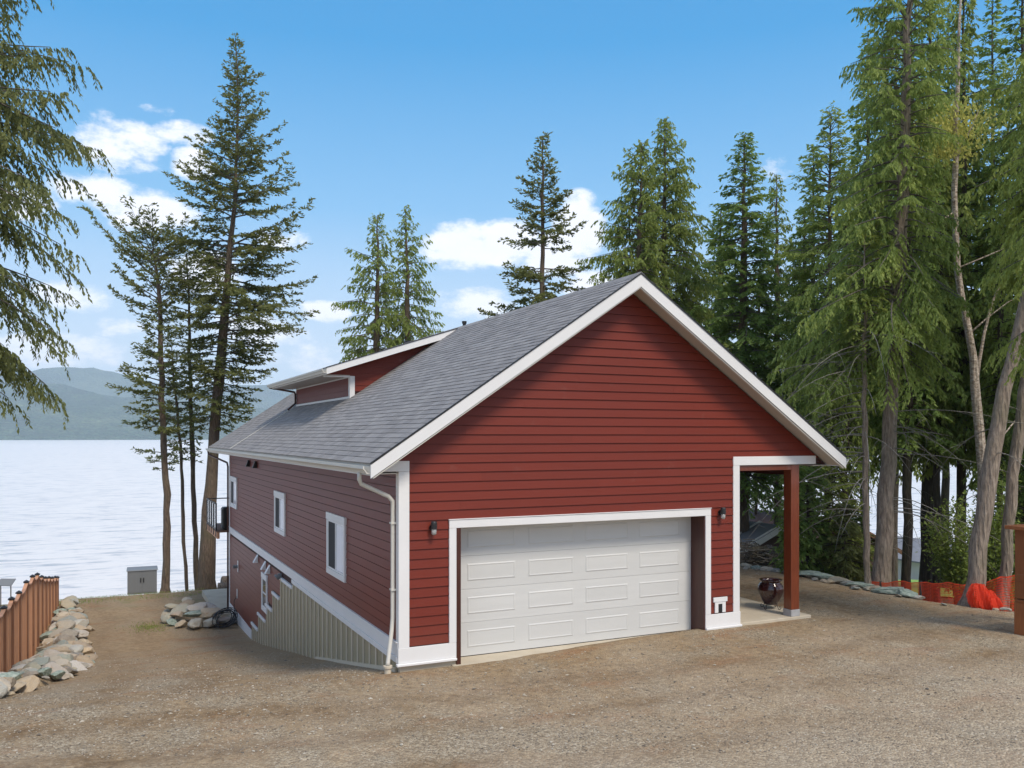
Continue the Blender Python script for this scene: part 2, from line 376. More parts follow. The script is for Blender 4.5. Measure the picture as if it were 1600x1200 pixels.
def m_water():
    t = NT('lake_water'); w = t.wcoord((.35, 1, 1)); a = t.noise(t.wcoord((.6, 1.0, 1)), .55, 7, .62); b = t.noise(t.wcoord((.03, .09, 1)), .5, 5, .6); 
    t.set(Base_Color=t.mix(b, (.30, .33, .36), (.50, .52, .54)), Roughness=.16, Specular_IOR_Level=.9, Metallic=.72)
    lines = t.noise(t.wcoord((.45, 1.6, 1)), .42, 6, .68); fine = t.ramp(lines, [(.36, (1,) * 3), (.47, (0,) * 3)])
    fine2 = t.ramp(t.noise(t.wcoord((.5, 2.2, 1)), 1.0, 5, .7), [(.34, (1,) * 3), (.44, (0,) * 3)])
    c = t.mix(b, (.90, .81, .74), (.98, .90, .82)); c = t.mix(t.math('MULTIPLY', fine, .75), c, (.34, .35, .38)); c = t.mix(t.math('MULTIPLY', fine2, .55), c, (.36, .37, .40))  # near-white base colour stands in for sky glare; dark streaks paint ripple shading
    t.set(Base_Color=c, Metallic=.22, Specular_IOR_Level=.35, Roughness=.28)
    bm = t.bump(t.math('ADD', a, lines), .35, .5); return t.m
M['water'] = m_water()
def m_bark(name, a, b, sc=(6, 6, 1.2)):
    t = NT(name); o = t.wcoord(sc); n = t.noise(o, 3.4, 7, .65); v = t.vor(t.wcoord((9, 9, 1.6)), 1.6)
    n3 = t.noise(t.wcoord(), .8, 4)
    c = t.ramp(n, [(.3, a), (.7, b)]); c = t.mix(t.ramp(n3, [(.5, (0,) * 3), (.7, (.35,) * 3)]), c, (.12, .12, .06))
    t.set(Base_Color=c, Roughness=.92); t.bump(t.math('ADD', n, v), .9, .06); return t.m
M['bark'] = m_bark('fir_bark', (.075, .052, .038), (.20, .145, .105))
M['bark_grey'] = m_bark('grey_bark', (.16, .12, .092), (.40, .325, .26))
M['bark_dark'] = m_bark('dark_bark', (.045, .034, .026), (.12, .09, .07))
M['bark_pale'] = m_bark('peeling_pale_bark', (.16, .10, .06), (.62, .54, .45), (3, 3, 5))
M['twig'] = m_bark('twig_bark', (.10, .085, .07), (.22, .19, .16))
M['twig_pale'] = m_bark('dead_twig', (.19, .17, .145), (.36, .33, .29))
def m_leaf(name, a, b, tipc, trans=.3):
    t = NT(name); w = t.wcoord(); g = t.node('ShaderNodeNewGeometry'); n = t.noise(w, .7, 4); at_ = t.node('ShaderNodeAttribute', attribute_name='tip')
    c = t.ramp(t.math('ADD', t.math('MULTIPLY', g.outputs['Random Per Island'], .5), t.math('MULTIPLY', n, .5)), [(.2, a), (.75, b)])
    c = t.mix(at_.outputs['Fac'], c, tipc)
    t.set(Base_Color=c, Roughness=.6, Specular_IOR_Level=.35)
    tr = t.node('ShaderNodeBsdfTranslucent'); t.L(t.mix(.5, c, tipc), tr.inputs[0]); ms = t.node('ShaderNodeMixShader'); ms.inputs[0].default_value = trans
    t.L(t.b.outputs[0], ms.inputs[1]); t.L(tr.outputs[0], ms.inputs[2]); t.L(ms.outputs[0], t.out.inputs[0]); return t.m
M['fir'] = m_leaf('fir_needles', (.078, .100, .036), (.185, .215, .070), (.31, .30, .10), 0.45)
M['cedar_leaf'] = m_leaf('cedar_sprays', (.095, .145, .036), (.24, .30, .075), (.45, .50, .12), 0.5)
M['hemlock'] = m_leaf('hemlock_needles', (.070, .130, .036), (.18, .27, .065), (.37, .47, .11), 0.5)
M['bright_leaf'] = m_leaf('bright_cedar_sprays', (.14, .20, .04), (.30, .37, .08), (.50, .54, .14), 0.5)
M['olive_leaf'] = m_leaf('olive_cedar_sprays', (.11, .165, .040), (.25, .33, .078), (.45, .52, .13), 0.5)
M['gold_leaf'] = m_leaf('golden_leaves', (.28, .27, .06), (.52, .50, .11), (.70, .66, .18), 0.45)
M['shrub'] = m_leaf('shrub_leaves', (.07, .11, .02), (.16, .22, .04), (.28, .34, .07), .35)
def m_net():
    t = NT('orange_plastic'); t.set(Base_Color=(.82, .075, .03), Roughness=.45); tr = t.node('ShaderNodeBsdfTranslucent'); tr.inputs[0].default_value = (.95, .16, .06, 1)
    ms = t.node('ShaderNodeMixShader'); ms.inputs[0].default_value = .35; t.L(t.b.outputs[0], ms.inputs[1]); t.L(tr.outputs[0], ms.inputs[2]); t.L(ms.outputs[0], t.out.inputs[0]); return t.m
M['net'] = m_net()
def m_hill(name, a, b, c_):
    t = NT(name); w = t.wcoord((1, 1, 2)); n = t.noise(w, .004, 8, .65); f = t.noise(w, .05, 4, .7); v = t.vor(w, .07)
    c = t.ramp(n, [(.35, a), (.5, b), (.7, c_)]); c = t.mix(t.ramp(f, [(.35, (.6,) * 3), (.6, (0,) * 3)]), c, tuple(x * .45 for x in a))
    c = t.mix(t.ramp(v, [(.2, (.0,) * 3), (.7, (.45,) * 3)]), c, tuple(x * .4 for x in a))
    t.set(Base_Color=c, Roughness=.95, Specular_IOR_Level=.1); t.bump(t.math('ADD', f, v), .8, 14); return t.m
M['hill'] = m_hill('forested_hill', (.020, .048, .026), (.050, .105, .045), (.15, .20, .09))
M['cabin'] = m_wood('brown_cabin_boards', (.06, .030, .022), (.11, .055, .038), .7)

# ------------------------------------------------------------------ ground, lake, hills
def sstep(a, b, x):
    t = np.clip((np.asarray(x, float) - a) / (b - a), 0, 1); return t * t * (3 - 2 * t)
def vnoise(x, y, seed=0):
    """cheap smooth value noise"""
    x = np.asarray(x, float); y = np.asarray(y, float); xi = np.floor(x).astype(int); yi = np.floor(y).astype(int); fx = x - xi; fy = y - yi
    fx = fx * fx * (3 - 2 * fx); fy = fy * fy * (3 - 2 * fy)
    def h(i, j):
        n = (i * 374761393 + j * 668265263 + seed * 1274126177) & 0x7fffffff; n = ((n ^ (n >> 13)) * 1103515245) & 0x7fffffff; return ((n ^ (n >> 16)) & 0xffff) / 65535.0
    return (h(xi, yi) * (1 - fx) + h(xi + 1, yi) * fx) * (1 - fy) + (h(xi, yi + 1) * (1 - fx) + h(xi + 1, yi + 1) * fx) * fy
BX_Y = [-60, -12, -6, -2.2, -.7, .5, 2.6, 4.3, 6, 9, 14, 22, 60]
BX_X = [18, 15.5, 14.6, 13.5, 12.9, 12.7, 12.9, 13.1, 12.9, 12.9, 13.2, 13.6, 15]
def H(x, y):
    x = np.asarray(x, float); y = np.asarray(y, float)
    left = np.interp(y, [-60, -8, -1.2, -.1, 2.5, 5.7, 9.4, 12.5, 15, 18, 21, 27, 28.5, 31, 38, 48, 70, 400], [.8, .0, -.09, -.10, -.62, -1.24, -1.88, -2.42, -2.78, -2.88, -2.93, -3.05, -3.4, -4.8, -7.0, -8.4, -12, -14])
    right = np.interp(y, [-60, -8, -1, 0, 3, 7, 15, 22, 30, 40, 60, 90, 400], [.8, .05, -.03, -.03, -.08, -.14, -.6, -1.4, -2.6, -4.0, -7.2, -11, -14])
    s = sstep(0.2, 6.5, x); z = left * (1 - s) + right * s
    xb = np.interp(y, BX_Y, BX_X); d = np.clip(x - xb, 0, None)
    drop = np.interp(d, [0, .4, 3, 10, 25, 60, 400], [0, .12, .8, 2.6, 3.3, 6.5, 14])
    z = z - drop
    bump = (vnoise(x * .6, y * .6, 1) - .5) * .10 + (vnoise(x * 2.1, y * 2.1, 2) - .5) * .035 + (vnoise(x * 6, y * 6, 3) - .5) * .018
    # keep things tidy by the walls and the slab
    near = np.clip(np.minimum(np.abs(x), np.abs(y)), 0, 1)
    inside = (x > -1) & (x < 10) & (y > -1.2) & (y < 22)
    z = z + np.where(inside, bump * .25, bump)
    z = z - np.where((x > .15) & (x < 8.9) & (y > .15) & (y < 20.2), .35, 0)
    return z
def axis(lo, hi, fine_lo, fine_hi, step, grow=1.12):
    a = list(np.arange(fine_lo, fine_hi, step)); s = step; x = a[-1]
    while x < hi: s *= grow; x += s; a.append(x)
    s = step; x = a[0]; b = []
    while x > lo: s *= grow; x -= s; b.append(x)
    return np.array(b[::-1] + a)
gx = axis(-400, 400, -9, 17, .13); gy = axis(-120, 420, -7, 22, .13)
GX, GY = np.meshgrid(gx, gy); GZ = H(GX, GY)
nx, ny = len(gx), len(gy); idx = np.arange(nx * ny).reshape(ny, nx)
Fq = np.stack([idx[:-1, :-1], idx[:-1, 1:], idx[1:, 1:], idx[1:, :-1]], -1).reshape(-1, 4)
g = link('ground', np_mesh('ground', np.stack([GX, GY, GZ], -1).reshape(-1, 3), Fq, M['ground'], smooth=True)); tag(g, kind='structure')
g['label'] = 'gravel yard and drive sloping down past the house to the lake'

WZ = -7.5
wm_ = MB(); wm_.add([(-30000, -3000, WZ), (30000, -3000, WZ), (30000, 30000, WZ), (-30000, 30000, WZ)], [(0, 1, 2, 3)])
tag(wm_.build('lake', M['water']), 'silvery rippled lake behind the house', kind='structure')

def hill_strip(name, label, dist0, dist1, prof, az0, az1, seed, mat):
    """a range between two distances; prof: (u, v) skyline in the photograph"""
    na, nd = 260, 26; az = np.linspace(az0, az1, na); us = [p[0] for p in prof]; hs = [p[1] for p in prof]
    V = []
    for i, a in enumerate(az):
        hmax = np.interp(a, us, hs)
        for j in range(nd):
            q = j / (nd - 1); d = dist0 + (dist1 - dist0) * q
            x = CX + d * math.sin(a); y = CY + d * math.cos(a)
            p = q ** .75
            h = hmax * p * (0.86 + .28 * vnoise(a * 26 + q * 3, q * 5 + seed, seed)) + 9 * vnoise(a * 700, q * 40, seed + 1) * min(1, q * 8)
            if q > .985: h *= 1
            V.append((x, y, WZ - 2 + float(h) + (2 if q > 0 else 0)))
        # back side
    ii = np.arange(na * nd).reshape(na, nd); Fh = np.stack([ii[:-1, :-1], ii[:-1, 1:], ii[1:, 1:], ii[1:, :-1]], -1).reshape(-1, 4)
    V = np.array(V); n0 = len(V); bk = V[ii[:, -1]].copy(); bk[:, 0] = CX + (bk[:, 0] - CX) * 1.3; bk[:, 1] = CY + (bk[:, 1] - CY) * 1.3; bk[:, 2] = WZ - 5
    V = np.vstack([V, bk]); jj = n0 + np.arange(na); Fb = np.stack([ii[:-1, -1], jj[:-1], jj[1:], ii[1:, -1]], -1)
    o = link(name, np_mesh(name, V, np.vstack([Fh, Fb]), mat)); tag(o, label, kind='structure'); return o
def sky_az(pts, d): return [(YAW + math.atan((u - 800) / F), (VH - v) / F * d * math.cos(math.atan((u - 800) / F)) + 11) for u, v in pts]
hill_strip('near_hill', 'dark green forested hill across the lake', 2750, 3900,
           sky_az([(-1200, 560), (-500, 585), (-100, 588), (0, 592), (60, 594), (110, 599), (220, 610), (330, 628), (450, 640), (800, 650), (1300, 640), (1900, 620), (3500, 600)], 3500), YAW - 1.2, YAW + 1.2, 3, M['hill'])
hill_strip('far_hill', 'pale blue mountain ridge beyond the lake', 4700, 5700,
           sky_az([(-1200, 560), (-300, 566), (0, 572), (40, 578), (90, 576), (150, 583), (220, 598), (300, 604), (420, 596), (700, 610), (1200, 600), (1900, 590), (3500, 580)], 5500), YAW - 1.2, YAW + 1.2, 9, M['hill'])
hz = MB(); hz.box(-7000, 7000, -1500, 6600, -16, 520)
ho = hz.build('haze', None); tag(ho, 'thin blue haze over the lake', kind='stuff')
hm = bpy.data.materials.new('haze_air'); hm.use_nodes = True; hm.node_tree.nodes.clear()
pv = hm.node_tree.nodes.new('ShaderNodeVolumePrincipled'); pv.inputs['Color'].default_value = (.70, .85, 1.0, 1); pv.inputs['Density'].default_value = .00014; pv.inputs['Anisotropy'].default_value = 0
ou = hm.node_tree.nodes.new('ShaderNodeOutputMaterial'); hm.node_tree.links.new(pv.outputs[0], ou.inputs['Volume']); ho.data.materials.append(hm)

# ------------------------------------------------------------------ house
SL = .673; EX = -.60; EZ = 3.33; RX = 4.41; RZ = EZ + SL * (RX - EX); OV = -.45; LY = 20.45; RY = 21.75; EXR = 2 * RX - EX
def zroof(x): return EZ + SL * ((x - EX) if x <= RX else (2 * RX - x - EX))
house = empty('house', (0, 0, 0), 'red lap-sided house with white trim, grey shingle roof and double garage door', 'house')
# walls (backings)
mb = MB(); S = .215
mb.prism([(0, -.03), (.98, -.03), (.98, 2.24), (6.17, 2.24), (6.17, -.03), (7.0, -.03), (7.0, 3.2), (9.0, 3.2), (9.35, zroof(9.35) - S), (RX, RZ - S), (-.52, zroof(-.52) - S), (0, 3.2)], .0, .14, 'y')
front = mb.build('front_wall', M['wall_dark'], house)
mb = MB(); mb.box(0, .14, .142, LY, -3.1, 3.3); side = mb.build('side_wall', M['wall_dark'], house)
mb = MB(); mb.box(6.86, 7.0, .142, LY, -.2, 3.3); mb.box(.142, 6.858, LY - .14, LY, -3.1, 3.3)
mb.prism([(0.2, 3.302), (6.8, 3.302), (RX, RZ - S)], LY - .14, LY, 'y'); mb.build('rear_wall', M['siding'], house)
mb = MB(); mb.box(7.0, 7.012, .15, LY, .0, 3.2); mb.build('porch_wall', M['siding'], house)

ED = .159
for a, b in ((-.004, .98), (6.19, 7.0)): m = MB(); m.box(a, b, -.004, .14, -.5, -.032); m.build('foundation', M['concrete'], house)
def joints(a, b, k, L=3.66, off=.0):
    st = [a]; x = a + L * ((k * .37 + off) % 1) + .25
    while x < b - .3:
        if x > a + .3: st.append(x)
        x += L
    return st + [b]
# front boards
k = 0; z = .285
while z < RZ - S - .1:
    zt = z + ED - .006
    runs = []
    if zt < 3.345:
        if z < 2.32: runs = [(.14, .86), (6.31, 6.90)]
        else: runs = [(.14, 6.90)]
    else:
        xa = EX + (z - (EZ - S + .0)) / SL; runs = [(max(xa, -.5), min(2 * RX - xa, 9.32))]
    for (a, b) in runs:
        js = joints(a, b, k) if b - a > 1 else [a, b]
        for i in range(len(js) - 1):
            p, q = js[i] + .0005, js[i + 1] - .0005
            def lim(x, zz): # clamp the end under the roof
                xa = EX + (zz - (EZ - S)) / SL; return min(max(x, xa), 2 * RX - xa) if zz > 3.2 else x
            m = MB(); dz = random.uniform(-.0015, .0015)
            m.hexa([(lim(p, z), -.029, z + dz), (lim(q, z), -.029, z + dz), (lim(q, z), -.002, z + dz), (lim(p, z), -.002, z + dz)],
                   [(lim(p, zt), -.008, zt), (lim(q, zt), -.008, zt), (lim(q, zt), -.002, zt), (lim(p, zt), -.002, zt)])
            m.build('siding_board', M['siding'], front)
    z += ED; k += 1
# side boards
wins = [(3.24, 4.97, .87, 2.15), (9.45, 11.19, 1.15, 2.25), (18.55, 20.30, 1.18, 2.27)]
wins = [(3.36, 4.88, .83, 2.13), (9.55, 11.05, 1.10, 2.24), (18.4, 20.0, 1.14, 2.27)]
def side_board(y0, y1, z):
    zt = z + ED - .011; m = MB(); dz = random.uniform(-.0015, .0015)
    m.hexa([(-.022, y0, z + dz), (-.002, y0, z + dz), (-.002, y1, z + dz), (-.022, y1, z + dz)], [(-.016, y0, zt), (-.002, y0, zt), (-.002, y1, zt), (-.016, y1, zt)])
    m.build('siding_board', M['siding'], side)
def cut(a, b, holes):
    segs = [(a, b)]
    for h0, h1 in holes:
        n = []
        for s0, s1 in segs:
            if h1 <= s0 or h0 >= s1: n.append((s0, s1))
            else:
                if h0 - s0 > .05: n.append((s0, h0))
                if s1 - h1 > .05: n.append((h1, s1))
        segs = n
    return segs
z = .365; k = 0
while z < 3.12:
    js = joints(.13, LY - .12, k, 3.66, .2)
    for i in range(len(js) - 1):
        for a, b in ((js[i], js[i + 1]),): side_board(a + .0004, b - .0004, z)
    z += ED; k += 1
steps = [(8.65, 10.40, -.11), (10.40, 11.5, -.69), (11.5, 12.6, -1.22), (12.6, 14.0, -1.74), (14.0, 15.2, -2.27)]
lowwin = (12.25, 13.15, -1.45, -.33)
z = -2.50; k = 0
while z < .0:
    ys = 8.65
    for a, b, zt_ in steps:
        if z < zt_: ys = b
    js = joints(ys, LY - .12, k, 3.66, .5)
    for i in range(len(js) - 1):
        for a, b in ((js[i], js[i + 1]),): side_board(a + .0004, b - .0004, z)
    z += ED; k += 1
# white trim
def trim(name, x0, x1, y0, y1, z0, z1, mat='white', par=house, bev=.004): m = MB(); m.box(x0, x1, y0, y1, z0, z1); return m.build(name, M[mat], par, bevel=bev)
trim('corner_board', -.035, .15, -.036, -.003, .27, 3.17); trim('corner_board', -.036, -.003, -.001, .11, .27, 3.17)
trim('frieze_board', -.47, .15, -.038, -.003, 3.172, 3.345)
trim('corner_board', 6.88, 7.04, -.036, -.003, .27, 3.17); trim('corner_board', 7.014, 7.04, -.001, .11, .27, 3.17)
trim('porch_beam_fascia', 6.88, 9.05, -.038, -.003, 3.172, 3.345)
trim('base_board', -.045, .98, -.048, -.003, .02, .268); trim('base_board', 6.19, 7.05, -.048, -.003, .02, .268)
trim('base_ledge', -.075, .98, -.085, -.003, -.03, .018, bev=.01); trim('base_ledge', 6.19, 7.07, -.085, -.003, -.03, .018, bev=.01)
trim('band_board', -.045, -.003, .0, LY - .0, .12, .345); trim('band_board', -.062, -.003, .0, LY, .347, .363); trim('band_ledge', -.06, -.003, .0, 8.64, .02, .118)
trim('corner_board', -.036, -.003, LY - .12, LY + .03, -2.7, .118); trim('corner_board', -.036, -.003, LY - .12, LY + .03, .365, 3.17)
m = MB(); m.hexa([(-.045, 15.2, -2.88), (-.003, 15.2, -2.88), (-.003, LY, -2.95), (-.045, LY, -2.95)], [(-.045, 15.2, -2.51), (-.003, 15.2, -2.51), (-.003, LY, -2.51), (-.045, LY, -2.51)]); m.build('base_board', M['white'], house)
# board and batten skirt
sk = MB(); pr = [(.12, -.5), (.12, .02), (8.65, .02)]
for a, b, zt_ in steps: pr += [(a, zt_), (b, zt_)]
pr += [(15.2, -3.1), (9, -2.4), (5, -1.6), (2, -1.0)]
sk.prism([(y, z) for y, z in pr][::-1], -.018, -.004, 'x'); skirt = sk.build('skirting', M['panel'], house)
bt = None
for i in range(37):
    y = .45 + i * .405
    top = .02 if y < 8.63 else next((s[2] for s in steps if s[0] <= y < s[1]), -2.3)
    if y > 15.15: break
    bot = float(H(-.1, y)) - .25; m = MB(); m.box(-.042, -.019, y - .024, y + .024, bot, top - .012); m.build('batten', M['batten'], skirt, bevel=.003)
for a, b, zt_ in steps:
    m = MB(); m.box(-.062, -.003, a, b - .03, zt_ - .03, zt_ + .055); m.build('step_cap', M['white'], skirt, bevel=.006)
m = MB()
m.hexa([(-.05, .12, float(H(-.1, .1)) - .05), (-.02, .12, float(H(-.1, .1)) - .05), (-.02, 6, float(H(-.1, 6)) - .05), (-.05, 6, float(H(-.1, 6)) - .05)],
       [(-.05, .12, float(H(-.1, .1)) + .07), (-.02, .12, float(H(-.1, .1)) + .07), (-.02, 6, float(H(-.1, 6)) + .05), (-.05, 6, float(H(-.1, 6)) + .05)]); m.build('bottom_rail', M['batten'], skirt)

# garage door
DY = .38
door = empty('garage_door', (0, 0, 0)); door.parent = house
x0, x1, zb, zt = 1.06, 6.16, -.09, 2.24
sec = (zt - zb) / 4
for r in range(4):
    z0 = zb + r * sec; z1 = z0 + sec - .004; m = MB(); m.box(x0, x1, DY, DY + .045, z0, z1)
    pw = (x1 - x0 - .32) / 4
    for c_ in range(4):
        px0 = x0 + .16 + c_ * pw + .13; px1 = px0 + pw - .26; pz0 = z0 + sec * .24; pz1 = z0 + sec * .76
        # pressed panel: sunk bevel groove, flat field slightly proud
        o_ = [(px0, pz0), (px1, pz0), (px1, pz1), (px0, pz1)]; a_ = .022; b_ = .040
        i1 = [(px0 + a_, pz0 + a_), (px1 - a_, pz0 + a_), (px1 - a_, pz1 - a_), (px0 + a_, pz1 - a_)]; i2 = [(px0 + b_, pz0 + b_), (px1 - b_, pz0 + b_), (px1 - b_, pz1 - b_), (px0 + b_, pz1 - b_)]
        vs_ = [(x, DY - .001, z) for x, z in o_] + [(x, DY - .010, z) for x, z in i1] + [(x, DY - .005, z) for x, z in i2]
        m.add(vs_, [(i, (i + 1) % 4, 4 + (i + 1) % 4, 4 + i) for i in range(4)] + [(4 + i, 4 + (i + 1) % 4, 8 + (i + 1) % 4, 8 + i) for i in range(4)] + [(8, 9, 10, 11)])
    m.build('door_section', M['door'], door)
m = MB(); m.box(x0, x1, DY + .005, DY + .04, zb - .02, zb - .002); m.build('rubber_seal', M['black'], door)
jam = MB(); jam.box(.985, 1.058, -.05, DY + .1, -.12, 2.20); jam.build('door_jamb', M['jamb'], house); jam = MB(); jam.box(6.162, 6.185, -.03, DY + .1, -.11, 2.20); jam.build('door_jamb', M['jamb'], house)
jam = MB(); jam.box(6.10, 6.19, -.02, .02, -.10, -.06); jam.build('jamb_bracket', M['black'], house)
jam = MB(); jam.box(.985, 6.185, -.0, DY + .1, 2.202, 2.24); jam.build('door_head', M['cream'], house)
trim('door_trim', .85, .98, -.05, -.003, .27, 2.20); trim('door_trim', 6.19, 6.32, -.05, -.003, .27, 2.20); trim('door_trim', .85, 6.32, -.052, -.003, 2.202, 2.34)
trim('door_trim', .84, 6.33, -.065, -.003, 2.342, 2.355)
m = MB(); m.box(.9, 6.3, -.12, 6, -.24, -.105); m.build('garage_slab', M['concrete'], house)
# porch
m = MB(); m.box(7.02, 8.93, -.03, LY, -.14, .03); m.build('porch_slab', M['concrete'], house, bevel=.01)
pst = MB(); pst.box(8.41, 8.63, 0.0, .22, .17, 3.168); post = pst.build('porch_post', M['post'], house, bevel=.008)
m = MB(); m.box(8.40, 8.64, -.012, .232, .031, .168); m.build('post_base', M['stonebase'], post, bevel=.006)
m = MB(); m.prism([(8.641, .032), (8.80, .032), (8.66, .35), (8.641, .35)], .16, .20, 'y'); m.build('post_bracket', M['white'], post)
for yy in (7.0, 14.0, 20.1): m = MB(); m.box(8.37, 8.63, yy, yy + .26, .03, 3.0); m.build('porch_post', M['post'], house)
m = MB(); m.box(8.42, 8.62, .222, LY, 2.95, 3.17); m.build('porch_beam', M['jamb'], house)
m = MB(); m.box(7.05, 8.405, .0, .2, 3.06, 3.17); m.build('porch_beam', M['post'], house)
m = MB(); m.box(7.05, 9.3, .145, LY, 3.175, 3.19); m.build('porch_ceiling', M['soffit'], house)

# roof
roof = MB(); th = .14
roof.prism([(EX, EZ - .02 - th), (EX, EZ - .02), (RX, RZ - .02), (EXR, EZ - .02), (EXR, EZ - .02 - th), (RX, RZ - .02 - th)], OV + .03, RY - .03, 'y')
roofo = roof.build('roof', M['soffit'], house)
# rake boards (white) on both ends and eaves
def rake(y0, y1, side_):
    f = (lambda x: x) if side_ < 0 else (lambda x: 2 * RX - x)
    m = MB(); p = [(f(EX - .03), EZ - .02 - .22), (f(EX - .03), EZ - .03), (f(RX), RZ - .0 + .0), (f(RX), RZ - .235)]
    p = [(x, z) for x, z in p]
    if side_ > 0: p = p[::-1]
    m.prism(p, y0, y1, 'y'); return m.build('rake_board', M['white'], roofo)
for yy in ((OV - .02, OV + .012), (RY - .012, RY + .02)):
    rake(*yy, -1); rake(*yy, 1)
for s_ in (-1, 1):     # thin moulding under the rake board
    f = (lambda x: x) if s_ < 0 else (lambda x: 2 * RX - x)
    p = [(f(EX + .02), EZ - .245), (f(EX + .02), EZ - .222), (f(RX), RZ - .237), (f(RX), RZ - .262)]
    m = MB(); m.prism(p if s_ < 0 else p[::-1], OV + .0, OV + .05, 'y'); m.build('rake_moulding', M['cream'], roofo)
    # sloped soffit under the overhang
    p = [(f(EX), EZ - .185), (f(EX), EZ - .165), (f(RX), RZ - .165), (f(RX), RZ - .185)]
    m = MB(); m.prism(p if s_ < 0 else p[::-1], OV + .013, -.0, 'y'); m.build('soffit', M['soffit'], roofo)
m = MB(); m.box(EX + .005, -.03, .0, RY - .02, EZ - .20, EZ - .18); m.build('soffit', M['soffit'], roofo)
m = MB(); m.box(9.0, EXR - .01, .0, RY - .02, EZ - .20, EZ - .18); m.build('soffit', M['soffit'], roofo)
m = MB(); m.box(EX - .02, EX + .004, OV + .013, RY - .013, EZ - .2, EZ - .05); m.build('fascia_board', M['white'], roofo)
m = MB(); m.box(EXR - .004, EXR + .02, OV + .013, RY - .013, EZ - .2, EZ - .05); m.build('fascia_board', M['white'], roofo)
# shingles
def shingle_mesh(w, seed):
    h = .30; m = MB(); t0 = .017   # local: x across, y up the slope, z normal
    m.hexa([(0, 0, 0), (w, 0, 0), (w, h, -.004), (0, h, -.004)], [(0, 0, t0), (w, 0, t0), (w, h, .0), (0, h, .0)]); return m
WS = .305; GA = .143
shm = [shingle_mesh(w - .006, i).mesh('shingle', M['shingle']) for i, w in enumerate((WS, WS * .8, WS * 1.2))]
slope_len = math.hypot(RX - EX, RZ - EZ); ca, sa = (RX - EX) / slope_len, (RZ - EZ) / slope_len
DYN, DYF, DX0 = 8.28, 16.2, .78      # dormer roof extents
def roof_pt(s, y, n=0): return (EX + s * ca - n * sa, y, EZ + s * sa + n * ca)
cells = []
rows = int(slope_len / GA) + 1
for r in range(rows):
    s = -.03 + r * GA; y = OV - .03 - (r % 3) * .11
    while y < RY:
        w = random.choice((0, 0, 1, 2)); ww = (WS, WS * .8, WS * 1.2)[w]
        a, b = max(y, OV - .03), min(y + ww, RY + .02)
        if b - a > .05:
            xx = EX + s * ca
            if not (xx > 1.6 and a > 8.8 and b < 15.5) and s + .02 < slope_len:
                cells.append((s, a, b, r, w))
        y += ww
def dist_cam(s, y): p = roof_pt(s, y); return (p[0] - CX) ** 2 + (p[1] - CY) ** 2 + (p[2] - CZ) ** 2
cells.sort(key=lambda c: dist_cam(c[0], c[1]))
Mrot = None
from mathutils import Matrix
# local x -> -y world? build basis: across = +Y, up-slope = (ca,0,sa), normal = (-sa,0,ca)
B = Matrix(((0, ca, -sa), (1, 0, 0), (0, sa, ca))).to_4x4()
n_single = 0; bulk = MB()
for s, a, b, r, w in cells:
    ln = min(.30, slope_len - s)
    j = random.uniform(0, .004); sj = s + random.uniform(-.003, .003)
    if n_single < 298 and abs((b - a) - (WS, WS * .8, WS * 1.2)[w]) < .001 and ln >= .30:
        o = link('shingle', shm[w], roofo); o.matrix_local = Matrix.Translation(roof_pt(sj, a + .003, .004 + j)) @ B; n_single += 1
    else:
        q = lambda s_, y_, n_: roof_pt(s_, y_, n_)
        n0, n1 = .004 + j, .021 + j
        bulk.hexa([q(sj, a + .003, n0), q(sj, b - .003, n0), q(sj + ln, b - .003, n0 - .006), q(sj + ln, a + .003, n0 - .006)],
                  [q(sj, a + .003, n1), q(sj, b - .003, n1), q(sj + ln, b - .003, n0), q(sj + ln, a + .003, n0)])
tag(bulk.build('shingles', M['shingle'], roofo), kind='stuff')
bulk = MB()
for r in range(rows):
    s = -.03 + r * GA; y = OV - .03 - (r % 3) * .11
    while y < RY:
        ww = WS * random.choice((1, 1, .8, 1.2)); a, b = max(y, OV - .03), min(y + ww, RY + .02); y += ww
        if b - a < .05: continue
        q = lambda s_, y_, n_: (2 * RX - roof_pt(s_, y_, n_)[0], y_, roof_pt(s_, y_, n_)[2]); ln = min(.3, slope_len - s)
        bulk.hexa([q(s, b - .003, .004), q(s, a + .003, .004), q(s + ln, a + .003, -.002), q(s + ln, b - .003, -.002)], [q(s, b - .003, .020), q(s, a + .003, .020), q(s + ln, a + .003, .004), q(s + ln, b - .003, .004)])
tag(bulk.build('shingles', M['shingle'], roofo), kind='stuff')
y = OV - .03
while y < RY:
    m = MB(); y2 = min(y + .3, RY + .02); w_ = .15
    za, zb_ = .012, .022
    m.add([(RX - w_ * ca, y, RZ - w_ * sa + za), (RX, y, RZ + za + .01), (RX + w_ * ca, y, RZ - w_ * sa + za), (RX + w_ * ca, y2, RZ - w_ * sa + zb_), (RX, y2, RZ + zb_ + .01), (RX - w_ * ca, y2, RZ - w_ * sa + zb_),
           (RX - w_ * ca, y, RZ - w_ * sa + za + .012), (RX, y, RZ + za + .024), (RX + w_ * ca, y, RZ - w_ * sa + za + .012), (RX + w_ * ca, y2, RZ - w_ * sa + zb_ + .004), (RX, y2, RZ + zb_ + .014), (RX - w_ * ca, y2, RZ - w_ * sa + zb_ + .004)],
          [(6, 7, 10, 11), (7, 8, 9, 10), (0, 1, 7, 6), (1, 2, 8, 7), (0, 6, 11, 5), (2, 3, 9, 8)]); m.build('ridge_cap', M['shingle'], roofo); y = y2 - .06 if y2 < RY else RY + 1
